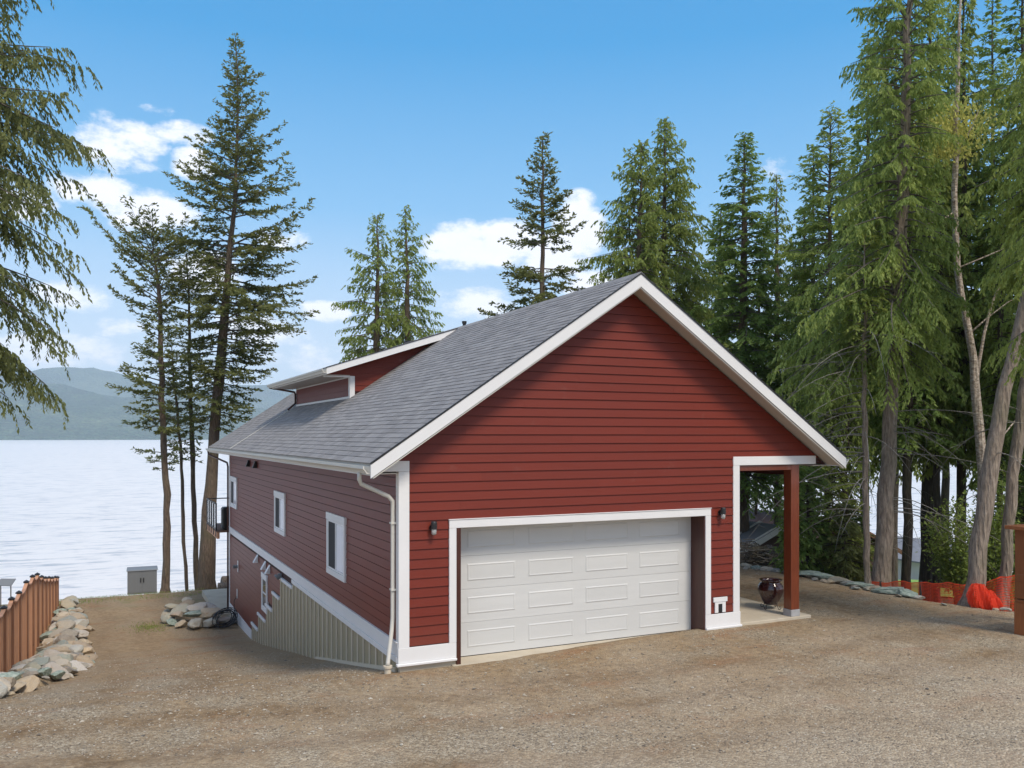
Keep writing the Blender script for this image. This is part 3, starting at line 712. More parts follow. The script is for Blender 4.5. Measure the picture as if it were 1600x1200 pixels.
# dark drip edge along the rakes
for s_ in (-1, 1):
    f = (lambda x: x) if s_ < 0 else (lambda x: 2 * RX - x)
    p = [(f(EX - .05), EZ - .025), (f(EX - .05), EZ + .002), (f(RX), RZ + .02), (f(RX), RZ - .008)]
    m = MB(); m.prism(p if s_ < 0 else p[::-1], OV - .035, OV - .021, 'y'); m.build('drip_edge', M['black'], roofo)
# metal flashing strip down the roof beyond the dormer
m = MB(); a_ = roof_pt(.02, 15.62, .02); 
m.hexa([roof_pt(.0, 15.78, .017), roof_pt(.0, 15.84, .017), roof_pt(2.45, 15.84, .017), roof_pt(2.45, 15.78, .017)], [roof_pt(.0, 15.78, .03), roof_pt(.0, 15.84, .03), roof_pt(2.45, 15.84, .03), roof_pt(2.45, 15.78, .03)]); m.build('flashing_strip', M['cream'], roofo)
# gutter
def gutter_prof(x, z, w=.12, h=.115): return [(x, z), (x - w * .55, z), (x - w * .72, z + h * .35), (x - w, z + h * .62), (x - w, z + h), (x - w + .015, z + h), (x - w + .015, z + h * .65), (x - w * .66, z + h * .42), (x - w * .5, z + .012), (x - .012, z + .012), (x - .012, z + h), (x, z + h)]
m = MB(); m.prism(gutter_prof(EX - .022, EZ - .165), OV + .02, RY - .0, 'y'); gut = m.build('gutter', M['cream'], house)
m = MB(); m.prism([(2 * RX - a, b) for a, b in gutter_prof(EX - .022, EZ - .165)][::-1], OV + .02, RY, 'y'); m.build('gutter', M['cream'], house)
m = MB(); m.tube([(EX - .08, .0, 3.17), (EX - .08, .02, 3.06), (EX - .04, .05, 2.98), (-.16, .12, 2.76), (-.085, .13, 2.68), (-.078, .14, 2.5), (-.078, .15, .75), (-.10, .13, .55), (-.20, .02, .05), (-.205, .01, .0)], .036, 8)
ds = m.build('downspout', M['cream'], house, smooth=True)
for zz in (2.3, 1.2): m = MB(); m.box(-.12, -.036, .09, .20, zz, zz + .03); m.build('strap', M['cream'], ds)
m = MB(); m.tube([(-.205, .01, .0), (-.205, .01, -.035)], .075, 14); m.tube([(-.205, .01, -.036), (-.205, .01, -.45)], .055, 14); m.build('drain_collar', M['batten'], ds)
m = MB(); m.tube([(EX - .08, RY - .3, 3.17), (EX - .07, RY - .35, 3.05), (-.1, LY + .1, 2.75), (-.075, LY + .06, 2.6), (-.075, LY + .06, -2.8)], .036, 8); m.build('downspout', M['jamb'], house, smooth=True)
# dormer
DX, DY0, DY1 = 1.50, 8.72, 15.6; DSL = .33
dorm = empty('dormer', (0, 0, 0)); dorm.parent = house
def zd(x): return 5.50 + DSL * (x - DX0)
zde = zd(DX0)
m = MB(); m.prism([(DX, zroof(DX) - .1), (RX - .1, RZ - .12), (DX, zd(DX) - .12)], DY0, DY1, 'y'); m.build('dormer_wall', M['wall_dark'], dorm)
z = zroof(DX) + .03
kk = 0
while z < 6.3:
    zt_ = z + ED + .012; xa = max(DX + .10, DX + (0)); 
    def xr(zz): return EX + (zz - EZ) / SL     # where the roof plane meets
    def xt(zz): return (zz + .12 - 5.50) / DSL + DX0
    a0, a1 = max(DX + .10, xt(z)), xr(z) ; b0, b1 = max(DX + .10, xt(zt_)), xr(zt_)
    if a1 - a0 > .05:
        m = MB(); m.hexa([(a0, DY0 - .024, z), (a1, DY0 - .024, z), (a1, DY0 - .002, z), (a0, DY0 - .002, z)], [(min(b0, b1), DY0 - .010, zt_), (max(b0, b1), DY0 - .010, zt_), (max(b0, b1), DY0 - .002, zt_), (min(b0, b1), DY0 - .002, zt_)])
        m.build('siding_board', M['siding'], dorm)
    z += ED
for i in range(4):
    z = zroof(DX) + .07 + i * ED; zt_ = min(z + ED + .012, 5.35)
    m = MB(); m.hexa([(DX - .024, DY0 + .12, z), (DX - .002, DY0 + .12, z), (DX - .002, DY1, z), (DX - .024, DY1, z)], [(DX - .010, DY0 + .12, zt_), (DX - .002, DY0 + .12, zt_), (DX - .002, DY1, zt_), (DX - .010, DY1, zt_)])
    m.build('siding_board', M['siding'], dorm)
def trimd(name, *a, mat='white'): return trim(name, *a, mat=mat, par=dorm)
trimd('corner_board', DX - .036, DX + .10, DY0 - .036, DY0 - .003, zroof(DX) + .0, zde - .17); trimd('corner_board', DX - .036, DX - .003, DY0 - .001, DY0 + .11, zroof(DX) + .0, zde - .17)
trimd('frieze_board', DX0 + .0, DX - .04, DY0 - .036, DY0 - .003, zde - .21, zde - .172)
m = MB(); m.prism([(DX0 + .02, zde - .15), (DX0 + .02, zde - .135), (RX - .3, zd(RX - .3) - .135), (RX - .3, zd(RX - .3) - .15)], DYN + .022, DY0 - .0, 'y'); m.build('soffit', M['soffit'], dorm)
m = MB(); m.prism([(DX0 + .02, zde - .168), (DX - .04, zde - .168), (DX + .1, zde - .168), (DX + .1, zd(DX + .1) - .155), (DX0 + .02, zde - .152)], DY0 - .028, DY0 - .004, 'y'); m.build('gable_return', M['siding'], dorm)
trimd('base_trim', DX - .03, DX - .003, DY0 + .12, DY1, zroof(DX) - .01, zroof(DX) + .06)
trimd('frieze_board', DX - .03, DX - .003, DY0 + .12, DY1, zde - .21, zde - .172)
m = MB(); m.prism([(DX0, zde - .13), (DX0, zde), (RX + .02, zd(RX + .02) ), (RX + .02, zd(RX + .02) - .13)], DYN + .02, DYF - .02, 'y'); m.build('dormer_roof', M['soffit'], dorm)
m = MB(); m.prism([(DX0 - .02, zde - .17), (DX0 - .02, zde - .0), (RX, zd(RX) + .0), (RX, zd(RX) - .17)], DYN - .01, DYN + .019, 'y'); m.build('rake_board', M['white'], dorm)
m = MB(); m.prism([(DX0 - .02, zde - .17), (DX0 - .02, zde - .0), (RX, zd(RX) + .0), (RX, zd(RX) - .17)], DYF - .019, DYF + .01, 'y'); m.build('rake_board', M['white'], dorm)
m = MB(); m.box(DX0, DX - .03, DY0 - .036, DYF - .022, zde - .17, zde - .15); m.build('soffit', M['soffit'], dorm)
m = MB(); m.box(DX0 - .02, DX0 - .001, DYN + .02, DYF - .02, zde - .17, zde - .02); m.build('fascia_board', M['white'], dorm)
m = MB(); m.prism(gutter_prof(DX0 - .022, zde - .14), DYN - .0, DYF + .1, 'y'); m.build('gutter', M['cream'], dorm)
m = MB(); m.prism([(DX0 - .04, zde - .012), (DX0 - .04, zde + .012), (RX, zd(RX) + .022), (RX, zd(RX) + .002)], DYN - .025, DYN - .011, 'y'); m.build('drip_edge', M['black'], dorm)
m = MB(); m.tube([(DX0 - .08, DYF - .1, zde - .13), (DX - .1, DY1 - .05, zde - .28), (DX - .06, DY1 - .05, zde - .34), (DX - .06, DY1 - .05, zroof(DX) + .1), (DX - .3, DY1, zroof(DX - .3) + .08)], .034, 8); m.build('downspout', M['jamb'], dorm, smooth=True)
bulk = MB(); dl = math.hypot(RX - DX0, zd(RX) - zde); cd, sd = (RX - DX0) / dl, (zd(RX) - zde) / dl; r = 0
while -.02 + r * GA < dl:
    s = -.02 + r * GA; y = DYN - .02 - (r % 3) * .1
    while y < DYF:
        ww = WS * random.choice((1, .8, 1.2)); a, b = max(y, DYN - .02), min(y + ww, DYF + .01); y += ww
        if b - a < .05: continue
        ln = min(.3, dl - s); q = lambda s_, y_, n_: (DX0 + s_ * cd - n_ * sd, y_, zde + s_ * sd + n_ * cd)
        bulk.hexa([q(s, a + .003, .004), q(s, b - .003, .004), q(s + ln, b - .003, .001), q(s + ln, a + .003, .001)], [q(s, a + .003, .020), q(s, b - .003, .020), q(s + ln, b - .003, .005), q(s + ln, a + .003, .005)])
    r += 1
tag(bulk.build('shingles', M['shingle'], dorm), kind='stuff')
m = MB(); m.tube([(5.2, 9.9, 6.0), (5.2, 9.9, 7.05)], .05, 12); m.tube([(5.2, 9.9, 7.051), (5.2, 9.9, 7.12)], .07, 12); m.build('vent_pipe', M['black'], house)
m = MB(); m.tube([(4.9, 14.0, 6.2), (4.9, 14.0, 6.86)], .09, 12); m.tube([(4.9, 14.0, 6.861), (4.9, 14.0, 6.93)], .19, 12); m.build('roof_vent', M['black'], house)

# windows on the side wall: slider with white frame
def window(y0, y1, z0, z1, dark_frac=.5, vertical=False):
    w = empty('window', (0, (y0 + y1) / 2, (z0 + z1) / 2)); w.parent = house; oy, oz = (y0 + y1) / 2, (z0 + z1) / 2
    def bx(name, x0, x1_, a, b, c, d, mat, bev=.004):
        mm = MB(); mm.box(x0, x1_, a - oy, b - oy, c - oz, d - oz); return mm.build(name, M[mat], w, bevel=bev)
    T = .12
    bx('window_trim', -.060, -.001, y0, y0 + T, z0 + T, z1 - T - .03, 'white'); bx('window_trim', -.060, -.001, y1 - T, y1, z0 + T, z1 - T - .03, 'white')
    bx('window_trim', -.066, -.001, y0 - .02, y1 + .02, z1 - T - .028, z1, 'white'); bx('window_trim', -.062, -.001, y0, y1, z0, z0 + T - .002, 'white')
    i0, i1, j0, j1 = y0 + T + .002, y1 - T - .002, z0 + T + .002, z1 - T - .032; fr = .035
    fm = MB(); fm.box(-.050, -.006, i0 - oy, i0 + fr - oy, j0 - oz, j1 - oz); fm.box(-.050, -.006, i1 - fr - oy, i1 - oy, j0 - oz, j1 - oz)
    fm.box(-.050, -.006, i0 + fr - oy, i1 - fr - oy, j0 - oz, j0 + fr - oz); fm.box(-.050, -.006, i0 + fr - oy, i1 - fr - oy, j1 - fr - oz, j1 - oz)
    if vertical: fm.box(-.052, -.006, i0 + fr - oy, i1 - fr - oy, (j0 + j1) / 2 - .02 - oz, (j0 + j1) / 2 + .02 - oz)
    else: fm.box(-.052, -.006, (i0 + i1) / 2 - .025 - oy, (i0 + i1) / 2 + .025 - oy, j0 + fr - oz, j1 - fr - oz)
    fm.build('sash', M['white'], w)
    if vertical: panes = [(i0 + fr, i1 - fr, j0 + fr, (j0 + j1) / 2 - .02), (i0 + fr, i1 - fr, (j0 + j1) / 2 + .02, j1 - fr)]
    else: panes = [(i0 + fr, (i0 + i1) / 2 - .025, j0 + fr, j1 - fr), ((i0 + i1) / 2 + .025, i1 - fr, j0 + fr, j1 - fr)]
    for k_, (a, b, c, d) in enumerate(panes):
        bx('pane', -.042, -.037, a, b, c, d, 'glass', 0)
        if not vertical and k_ == 1: bx('insect_screen', -.046, -.0425, a, b, c, d, 'screen', 0)
        if not vertical and k_ == 0: bx('blind', -.036, -.033, a, b, c, d, 'white', 0)
    return w
M['reflection_glass'] = None
def m_pane_bright():
    t = NT('glass_pale_reflection'); t.set(Base_Color=(.50, .50, .58), Roughness=.05, Specular_IOR_Level=.8); return t.m
M['reflection_glass'] = m_pane_bright()
for w_ in wins:
    w = window(*w_)
    # near half of each slider: bright reflection painted as a pale glass colour
    p = [c for c in w.children if c.name.startswith('pane')][0]
    p.data.materials.clear(); p.data.materials.append(M['reflection_glass'])
window(*lowwin, vertical=True)
# things on the walls
def lamp(x, z):
    l = empty('wall_lamp', (x, -.024, z)); l.parent = house; l.scale = (.84, .84, .84)
    m = MB(); m.tube([(0, 0, .0), (0, -.03, .0)], .065, 16); m.tube([(0, -.031, .03), (0, -.10, .05)], .022, 8); m.lathe([(0, .13), (.05, .13), (.062, .10), (.062, -.02), (.058, -.02), (.0, -.02)], (0, -.11, 0), 16); m.build('lamp_body', M['black'], l, smooth=False)
    m = MB(); m.lathe([(0, -.14), (.035, -.14), (.05, -.11), (.05, -.022), (0, -.022)], (0, -.11, 0), 16); m.build('lamp_glass', M['lampglass'], l, smooth=True)
    return l
lamp(.55, 2.23); lamp(6.56, 2.25)
pd = empty('pet_door', (6.55, -.025, .44)); pd.parent = house
m = MB(); m.box(-.17, .17, -.03, 0, .06, .15); m.build('door_hood', M['white'], pd, bevel=.004)
m = MB(); m.box(-.13, -.05, -.022, 0, -.15, .058); m.box(.05, .13, -.022, 0, -.15, .058); m.box(-.049, .049, -.022, 0, .02, .058); m.build('door_frame', M['white'], pd)
m = MB(); m.box(-.049, .049, -.012, -.001, -.15, .019); m.build('flap', M['black'], pd)
for y in (15.6, 14.2):
    s_ = MB(); s_.tube([(-.03, y, 2.92), (-.10, y, 2.92)], .05, 12); s_.prism([(-.16, 2.76), (-.03, 2.76), (-.03, 2.9), (-.08, 2.98)], y - .07, y + .07, 'y'); s_.build('soffit_light', M['black'], house)
for y, z in ((14.0, .0), (12.6, -.02), (11.9, -.04)):
    s_ = MB(); s_.add([(-.03, y - .1, z - .16), (-.03, y + .1, z - .16), (-.03, y + .1, z + .08), (-.03, y - .1, z + .08), (-.17, y - .1, z - .16), (-.17, y + .1, z - .16)], [(0, 1, 2, 3), (4, 5, 2, 3), (0, 3, 4), (1, 5, 2)]); s_.build('vent_hood', M['white'], house)
s_ = MB(); s_.tube([(-.03, 10.15, -.02), (-.12, 10.15, -.02)], .075, 12); s_.tube([(-.12, 10.15, -.021), (-.17, 10.15, -.06)], .085, 12); s_.build('vent_hood', M['grey'], house)
s_ = MB(); s_.box(-.045, -.024, 18.1, 18.28, -1.05, -.65); bb = s_.build('mounting_block', M['white'], house); s_ = MB(); s_.tube([(-.046, 18.2, -.86), (-.2, 18.2, -.86)], .06, 10); s_.build('side_lamp', M['grey'], house)
s_ = MB(); s_.box(-.05, -.024, 18.3, 18.42, -2.0, -1.68); s_.build('outlet_box', M['white'], house)
s_ = MB(); s_.tube([(-.05, 18.36, -1.95), (-.12, 18.5, -2.1), (-.08, 18.8, -2.4), (-.06, 18.3, -2.7), (-.1, 17.9, -2.9)], .012, 6); s_.build('power_cable', M['black'], house)
# deck behind the house
deck = empty('deck', (0, 0, 0)); deck.parent = house
for i in range(24): m = MB(); m.box(-.45, 8.6, 20.55 + i * .142, 20.55 + i * .142 + .136, .12, .155); m.build('deck_board', M['cedar_dark'], deck)
for i in range(8): m = MB(); m.box(-.42 + i * 1.2, -.37 + i * 1.2, 20.5, 23.9, -.10, .118); m.build('deck_joist', M['cedar'], deck)
m = MB(); m.box(-.45, -.41, 20.55, 23.95, -.12, .118); m.box(-.45, 8.6, 23.92, 23.96, -.12, .118); m.build('rim_board', M['cedar'], deck)
m = MB(); m.box(-.48, -.42, 20.9, 23.95, 1.16, 1.2); m.box(-.48, 8.6, 23.9, 23.96, 1.16, 1.2); m.box(-.47, -.43, 20.9, 23.95, .2, .23); m.build('rail', M['black'], deck)
for i in range(5): m = MB(); m.box(-.475, -.425, 20.9 + i * .75, 20.95 + i * .75, -.06, 1.158); m.build('rail_post', M['black'], deck)
for i in range(1, 7): m = MB(); m.box(-.475 + i * 1.5, -.425 + i * 1.5, 23.905, 23.955, .0, 1.158); m.build('rail_post', M['black'], deck)
for i in range(4): m = MB(); m.box(-.455, -.447, 20.97 + i * .75, 21.63 + i * .75, .25, 1.14); m.build('glass_panel', M['railglass'], deck)
m = MB(); m.box(-.2, .25, 21.1, 21.6, .16, 1.02); tag(m.build('covered_grill', M['black'], None, bevel=.06), 'black covered grill standing on the rear deck behind its railing', 'grill')
for x in (.9, 4, 8.3): m = MB(); m.box(x, x + .18, 23.6, 23.78, -3.4, -.12); m.build('deck_post', M['cedar'], deck)

# patio at the rear corner
m = MB(); m.box(-.55, 9.2, 20.55, 25.0, -2.97, -2.74); m.box(-.42, -.07, 19.6, 20.54, -2.96, -2.75)
tag(m.build('patio', M['concrete']), 'pale concrete patio at the lake side of the house', kind='structure')

# ------------------------------------------------------------------ rocks
import bmesh
def rock_mesh(seed, mat, sub=3, flat=.6):
    from mathutils import noise as mn
    bm = bmesh.new(); bmesh.ops.create_icosphere(bm, subdivisions=sub, radius=1); rr = random.Random(seed)
    pl_ = [(Vector((rr.gauss(0, 1), rr.gauss(0, 1), rr.gauss(0, 1))).normalized(), rr.uniform(.55, .85)) for _ in range(12)]
    for v in bm.verts:
        co = v.co.copy()
        for n_, d in pl_:
            e = co.dot(n_)
            if e > d: co -= n_ * (e - d)
        co *= 1 + .07 * mn.noise(co * 2.6 + Vector((seed, 0, 0))) + .045 * mn.noise(co * 7 + Vector((0, seed, 0))); co += Vector((rr.uniform(-.010, .010), rr.uniform(-.010, .010), rr.uniform(-.010, .010))); co.z *= flat; v.co = co
    me = bpy.data.meshes.new('stone'); bm.to_mesh(me); bm.free(); me.materials.append(mat); return me
RM = [rock_mesh(i, M['rock']) for i in range(14)]; GM = [rock_mesh(50 + i, M['greenrock']) for i in range(4)]
def place_rock(par, x, y, r, lift=.3, flat=1.0, meshes=RM, name='stone'):
    o = link(name, random.choice(meshes), par); z = float(H(x, y))
    o.location = (x, y, z + r * lift); o.rotation_euler = (random.uniform(-.35, .35), random.uniform(-.35, .35), random.uniform(0, 6.28))
    o.scale = (r * random.uniform(.8, 1.35), r * random.uniform(.75, 1.15), r * random.uniform(.55, .95) * flat); return o
bank = empty('stone_bank', (0, 0, 0), 'long bank of mixed rubble stones along the foot of the cedar fence', 'rubble bank')
random.seed(11)
placed = []
def spot_ok(x, y, r):
    for a, b, c_ in placed:
        if (a - x) ** 2 + (b - y) ** 2 < ((r + c_) * .40) ** 2: return False
    placed.append((x, y, r)); return True
def fence_x(y): return -6.5 + .0353 * (y - 9.4)
cnt = 0
for tr in range(6000):
    y = random.uniform(3.4, 24.2); x0_ = fence_x(y) + .12; wdt = np.interp(y, [3, 7, 10, 14, 17, 20, 24.2], [1.0, 1.35, 1.45, 1.55, 1.25, 1.15, .6])
    if y < 7: x0_ -= .6
    x = x0_ + random.uniform(0, wdt); r = random.choice((.12, .15, .2, .25, .31, .36)) * random.uniform(.85, 1.15)
    if x - fence_x(y) < r * .9 and y > 9: continue
    if spot_ok(x, y, r):
        hump = .32 * math.sin(math.pi * min(1, max(0, (x - x0_) / wdt)))
        o = place_rock(bank, x, y, r, .12 + hump, meshes=GM if random.random() < .14 else RM); o.location.z += hump * .55; cnt += 1
        if cnt > 292: break
# core of small rubble under the stones
core = MB()
for j in range(60):
    y = 3.2 + j * .355; x0_ = fence_x(y) - (.6 if y < 7 else 0); wdt = float(np.interp(y, [3, 7, 10, 14, 17, 20, 24.2], [.9, 1.2, 1.35, 1.45, 1.15, 1.05, .5]))
    for i in range(7):
        q = i / 6; x = x0_ + wdt * q; core.v.append((x, y, float(H(x, y)) - .04 + .30 * math.sin(math.pi * q)))
for j in range(59):
    for i in range(6): a = j * 7 + i; core.f.append((a, a + 1, a + 8, a + 7))
tag(core.build('rubble_core', M['ground'], bank), kind='stuff')
pile = empty('rock_pile', (-1.2, 19.2, -2.9), 'pile of broken grey and tan boulders holding the patio corner', 'rock pile')
for x, y, r, dz, f in ((-1.9,18.2,.30,.1,1),(-1.45,18.0,.34,.12,1),(-1.0,17.9,.38,.15,1.1),(-.55,18.2,.34,.15,1),(-.3,18.6,.3,.1,1),(-2.15,18.7,.28,.08,1),(-1.95,19.0,.34,.35,.7),(-1.5,18.5,.4,.45,.7),(-1.0,18.4,.42,.5,.7),
                         (-.6,18.8,.36,.45,.6),(-2.2,19.5,.34,.18,1),(-1.8,19.4,.38,.5,.6),(-1.3,19.1,.44,.62,.55),(-2.2,20.2,.3,.2,1),(-1.9,20.2,.34,.45,.7),(-1.6,21.0,.3,.3,.8),(-1.4,22.0,.3,.25,.8),(-1.3,23.0,.26,.2,.8),(-.2,18.3,.2,.1,1),(-.9,20.0,.34,.5,.6)):
    o = place_rock(pile, x, y, r, .2, f, RM if random.random() < .75 else GM); o.location = (x + 1.2, y - 19.2, float(H(x, y)) + 2.9 + r * .2 + dz * .75)
brow = empty('stone_edge', (0, 0, 0), 'row of flat greenish boulders along the far edge of the gravel yard', 'boulder row')
def brow_x(y): return float(np.interp(y, BX_Y, BX_X))
for y, r, fl, gm in ((8.5,.22,.8,0),(8.1,.2,.8,0),(7.7,.24,.8,0),(7.2,.2,.8,0),(6.8,.25,.7,0),(6.3,.22,.8,1),(5.9,.24,.7,0),(5.5,.2,.8,0),(5.1,.24,.7,0),(4.6,.42,.6,1),(3.95,.4,.6,1),(3.35,.36,.6,0),(2.85,.26,.7,0),(2.45,.34,.6,1),(1.9,.32,.65,0),(1.45,.44,.55,1),(.95,.36,.6,1),(.6,.2,.7,0),(9.3,.3,.6,0),(10.2,.34,.5,1),(-1.8,.22,.4,0)):
    x = brow_x(y); o = place_rock(brow, x + .12, y, r, .25, fl, GM if gm else RM); o.rotation_euler = (0, .12, 1.5 + random.uniform(-.3, .3)); o.scale = (r * 1.3, r * .75, r * fl * .8)
for i in range(60):
    y = random.uniform(-2.2, 11); place_rock(brow, brow_x(y) + random.uniform(-.35, .5), y, random.uniform(.07, .16), .3, .8)
# gravel pebbles as real grains
n = 60000
px = np.empty(0); py = np.empty(0)
while len(px) < n:
    t_ = rng.uniform(10.3, 26, 60000) ; keep = rng.random(60000) < (11 / t_) ** 1.4; t_ = t_[keep]; x_ = rng.uniform(-.62, .62, len(t_)) * t_
    X_ = CX + x_ * _c + t_ * _s; Y_ = CY - x_ * _s + t_ * _c
    ok = ~((X_ > -.25) & (X_ < 9.1) & (Y_ > -.2)) & (X_ < np.interp(Y_, BX_Y, BX_X)) & (X_ > -6.6)
    px = np.append(px, X_[ok]); py = np.append(py, Y_[ok])
px = px[:n]; py = py[:n]
dens = vnoise(px * .9, py * .9, 5) + rng.random(n) * .6; kp = dens > .48; px, py = px[kp], py[kp]; n = len(px)
sz = rng.gamma(2.2, .0036, n).clip(.004, .026); big = rng.random(n) < .006; sz[big] = rng.uniform(.022, .04, big.sum()); pz = H(px, py)
o8 = np.array([(1,0,0),(0,1,0),(-1,0,0),(0,-1,0),(.15,.1,.42),(0,0,-.5)], float); f8 = np.array([(0,1,4),(1,2,4),(2,3,4),(3,0,4),(1,0,5),(2,1,5),(3,2,5),(0,3,5)])
an = rng.uniform(0, 6.28, n); jit = rng.uniform(.55, 1.35, (n, 6, 1)); V = o8[None] * jit * sz[:, None, None]; ca_, sa_ = np.cos(an), np.sin(an)
Vx = V[..., 0] * ca_[:, None] - V[..., 1] * sa_[:, None] * .75; Vy = V[..., 0] * sa_[:, None] + V[..., 1] * ca_[:, None] * .75
V = np.stack([Vx + px[:, None], Vy + py[:, None], V[..., 2] + (pz + sz * .2)[:, None]], -1).reshape(-1, 3)
Ff = (f8[None] + (np.arange(n) * 6)[:, None, None]).reshape(-1, 3)
tag(link('gravel', np_mesh('gravel', V, Ff, M['pebble'])), 'loose gravel scattered over the yard', 'gravel', kind='stuff')

# ------------------------------------------------------------------ cedar fence
fence = empty('cedar_fence', (0, 0, 0), 'reddish cedar board fence with scalloped tops and black post caps', 'fence')
fp = [(17.6, -.02), (19.2, -.12), (20.6, -.24), (21.8, -.27), (23.1, -.36), (24.6, -.34), (26.0, -.42), (27.2, -.56), (28.4, -.84), (29.6, -1.08), (30.7, -1.26), (31.8, -1.46), (33.0, -1.64), (33.9, -1.80)]
def fpos(t):
    y = -13.69 + 1.142 * t; return fence_x(y), y
fpts = [(*fpos(t), z) for t, z in fp]
for i, (x, y, zt_) in enumerate(fpts):
    m = MB(); zb_ = float(H(x, y)) - .2; m.box(-.05, .05, -.05, .05, zb_ - zt_, -.05); p = m.build('post', M['cedar_dark'], fence); p.location = (x, y, zt_)
    m = MB(); m.box(-.075, .075, -.075, .075, -.048, -.02); m.add([(-.07, -.07, -.019), (.07, -.07, -.019), (.07, .07, -.019), (-.07, .07, -.019), (0, 0, .03)], [(0, 1, 4), (1, 2, 4), (2, 3, 4), (3, 0, 4)]); m.build('post_cap', M['black'], p)
for i in range(len(fpts) - 1):
    xa, ya, za = fpts[i]; xb_, yb_, zb_ = fpts[i + 1]; L_ = math.hypot(xb_ - xa, yb_ - ya); nb = max(6, int(L_ / .14)); dx, dy = (xb_ - xa) / L_, (yb_ - ya) / L_
    def ztop(q): return za + (zb_ - za) * q - .09 - .11 * math.sin(math.pi * q)
    rl = MB()
    for j in range(nb):
        q0, q1 = j / nb + .004, (j + 1) / nb - .004; a0 = (xa + (xb_ - xa) * q0, ya + (yb_ - ya) * q0); a1 = (xa + (xb_ - xa) * q1, ya + (yb_ - ya) * q1)
        if j == 0: a0 = (a0[0] + dx * .05, a0[1] + dy * .05)
        if j == nb - 1: a1 = (a1[0] - dx * .05, a1[1] - dy * .05)
        off = .012 if j % 2 else 0; tk = .018; nx_, ny_ = dy, -dx
        b0, b1 = float(H(*a0)) - .05, float(H(*a1)) - .05
        A = lambda p, o_: (p[0] + nx_ * o_, p[1] + ny_ * o_)
        m = MB(); m.hexa([(*A(a0, off), b0), (*A(a1, off), b1), (*A(a1, off - tk), b1), (*A(a0, off - tk), b0)], [(*A(a0, off), ztop(q0)), (*A(a1, off), ztop(q1)), (*A(a1, off - tk), ztop(q1)), (*A(a0, off - tk), ztop(q0))])
        m.build('fence_board', M['cedar'], fence)
    pts_ = [(xa + (xb_ - xa) * q, ya + (yb_ - ya) * q, ztop(q) + .02) for q in np.linspace(.03, .97, 8)]
    for j in range(7):
        p, q = pts_[j], pts_[j + 1]; nx_, ny_ = dy * .045, -dx * .045
        rl.hexa([(p[0] + nx_, p[1] + ny_, p[2] - .018), (q[0] + nx_, q[1] + ny_, q[2] - .018), (q[0] - nx_, q[1] - ny_, q[2] - .018), (p[0] - nx_, p[1] - ny_, p[2] - .018)],
                [(p[0] + nx_, p[1] + ny_, p[2] + .018), (q[0] + nx_, q[1] + ny_, q[2] + .018), (q[0] - nx_, q[1] - ny_, q[2] + .018), (p[0] - nx_, p[1] - ny_, p[2] + .018)])
    rl.build('top_rail', M['cedar'], fence)

# ------------------------------------------------------------------ small things in the yard
sx, sy = -2.74, 28.0; sz_ = float(H(sx, sy)); ang = -.045
shed = empty('storage_box', (sx, sy, -3.22), 'small grey resin storage box with two doors at the lake edge', 'storage shed', rz=ang)
m = MB(); m.box(-.60, .60, -.05, .66, .0, .06); m.build('floor_panel', M['grey'], shed)
for a, b in ((-.59, -.004), (.004, .59)):
    m = MB(); m.box(a, b, -.06, -.02, .061, 1.03)
    for i in range(7): xx = a + .04 + i * (b - a - .06) / 7; m.box(xx, xx + .045, -.072, -.0601, .10, .99)
    d_ = m.build('door', M['grey'], shed); 
    s_ = -.06 if a < -.1 else .06; h_ = MB(); h_.box(s_ - .02, s_ + .02, -.10, -.0725, .52, .72); h_.build('handle', M['black'], d_)
m = MB(); m.box(-.60, -.56, -.019, .66, .061, 1.03); m.box(.56, .60, -.019, .66, .061, 1.03); m.box(-.559, .559, .62, .66, .061, 1.03); m.build('side_panels', M['grey'], shed)
m = MB(); m.hexa([(-.64, -.10, 1.031), (.64, -.10, 1.031), (.64, .70, 1.031), (-.64, .70, 1.031)], [(-.62, -.09, 1.06), (.62, -.09, 1.06), (.62, .69, 1.12), (-.62, .69, 1.12)]); m.build('lid', M['grey'], shed)
# hose coil leaning on the rocks
hc = MB(); pts_ = []
for i in range(260):
    t_ = i / 260 * 2 * math.pi * 9; r_ = .33 + .07 * math.sin(t_ * .37 + 1) + .03 * math.sin(t_ * 2.1); w_ = .10 * math.sin(t_ * .61)
    pts_.append((-.55 + r_ * math.cos(t_) + .02 * math.sin(t_ * 2.3), 17.62 + w_ + .34 * (r_ * math.sin(t_)) , -2.52 + r_ * .75 * math.sin(t_ + .3)))
hc.tube(pts_, .013, 6); tag(hc.build('hose', M['black'], smooth=True), 'coil of black hose leaning on the boulders by the house corner', 'hose')
for k_, (a, b, r_, lab) in enumerate((((.6, 27.6), (6.5, 28.6), .30, 'thick weathered log lying behind the big lakeside fir'), ((.3, 26.6), (6.0, 27.1), .16, 'thinner fallen log lying in front of the thick log'))):
    m = MB(); q = [(a[0] + (b[0] - a[0]) * i / 7, a[1] + (b[1] - a[1]) * i / 7 + .03 * math.sin(i * 2), float(H(a[0], a[1])) + r_ * .8 + .02 * math.cos(i * 3)) for i in range(8)]
    m.tube(q, [r_ * (1 - .03 * i) for i in range(8)], 12); tag(m.build('log', M['bark_grey'], smooth=True), lab, 'log')
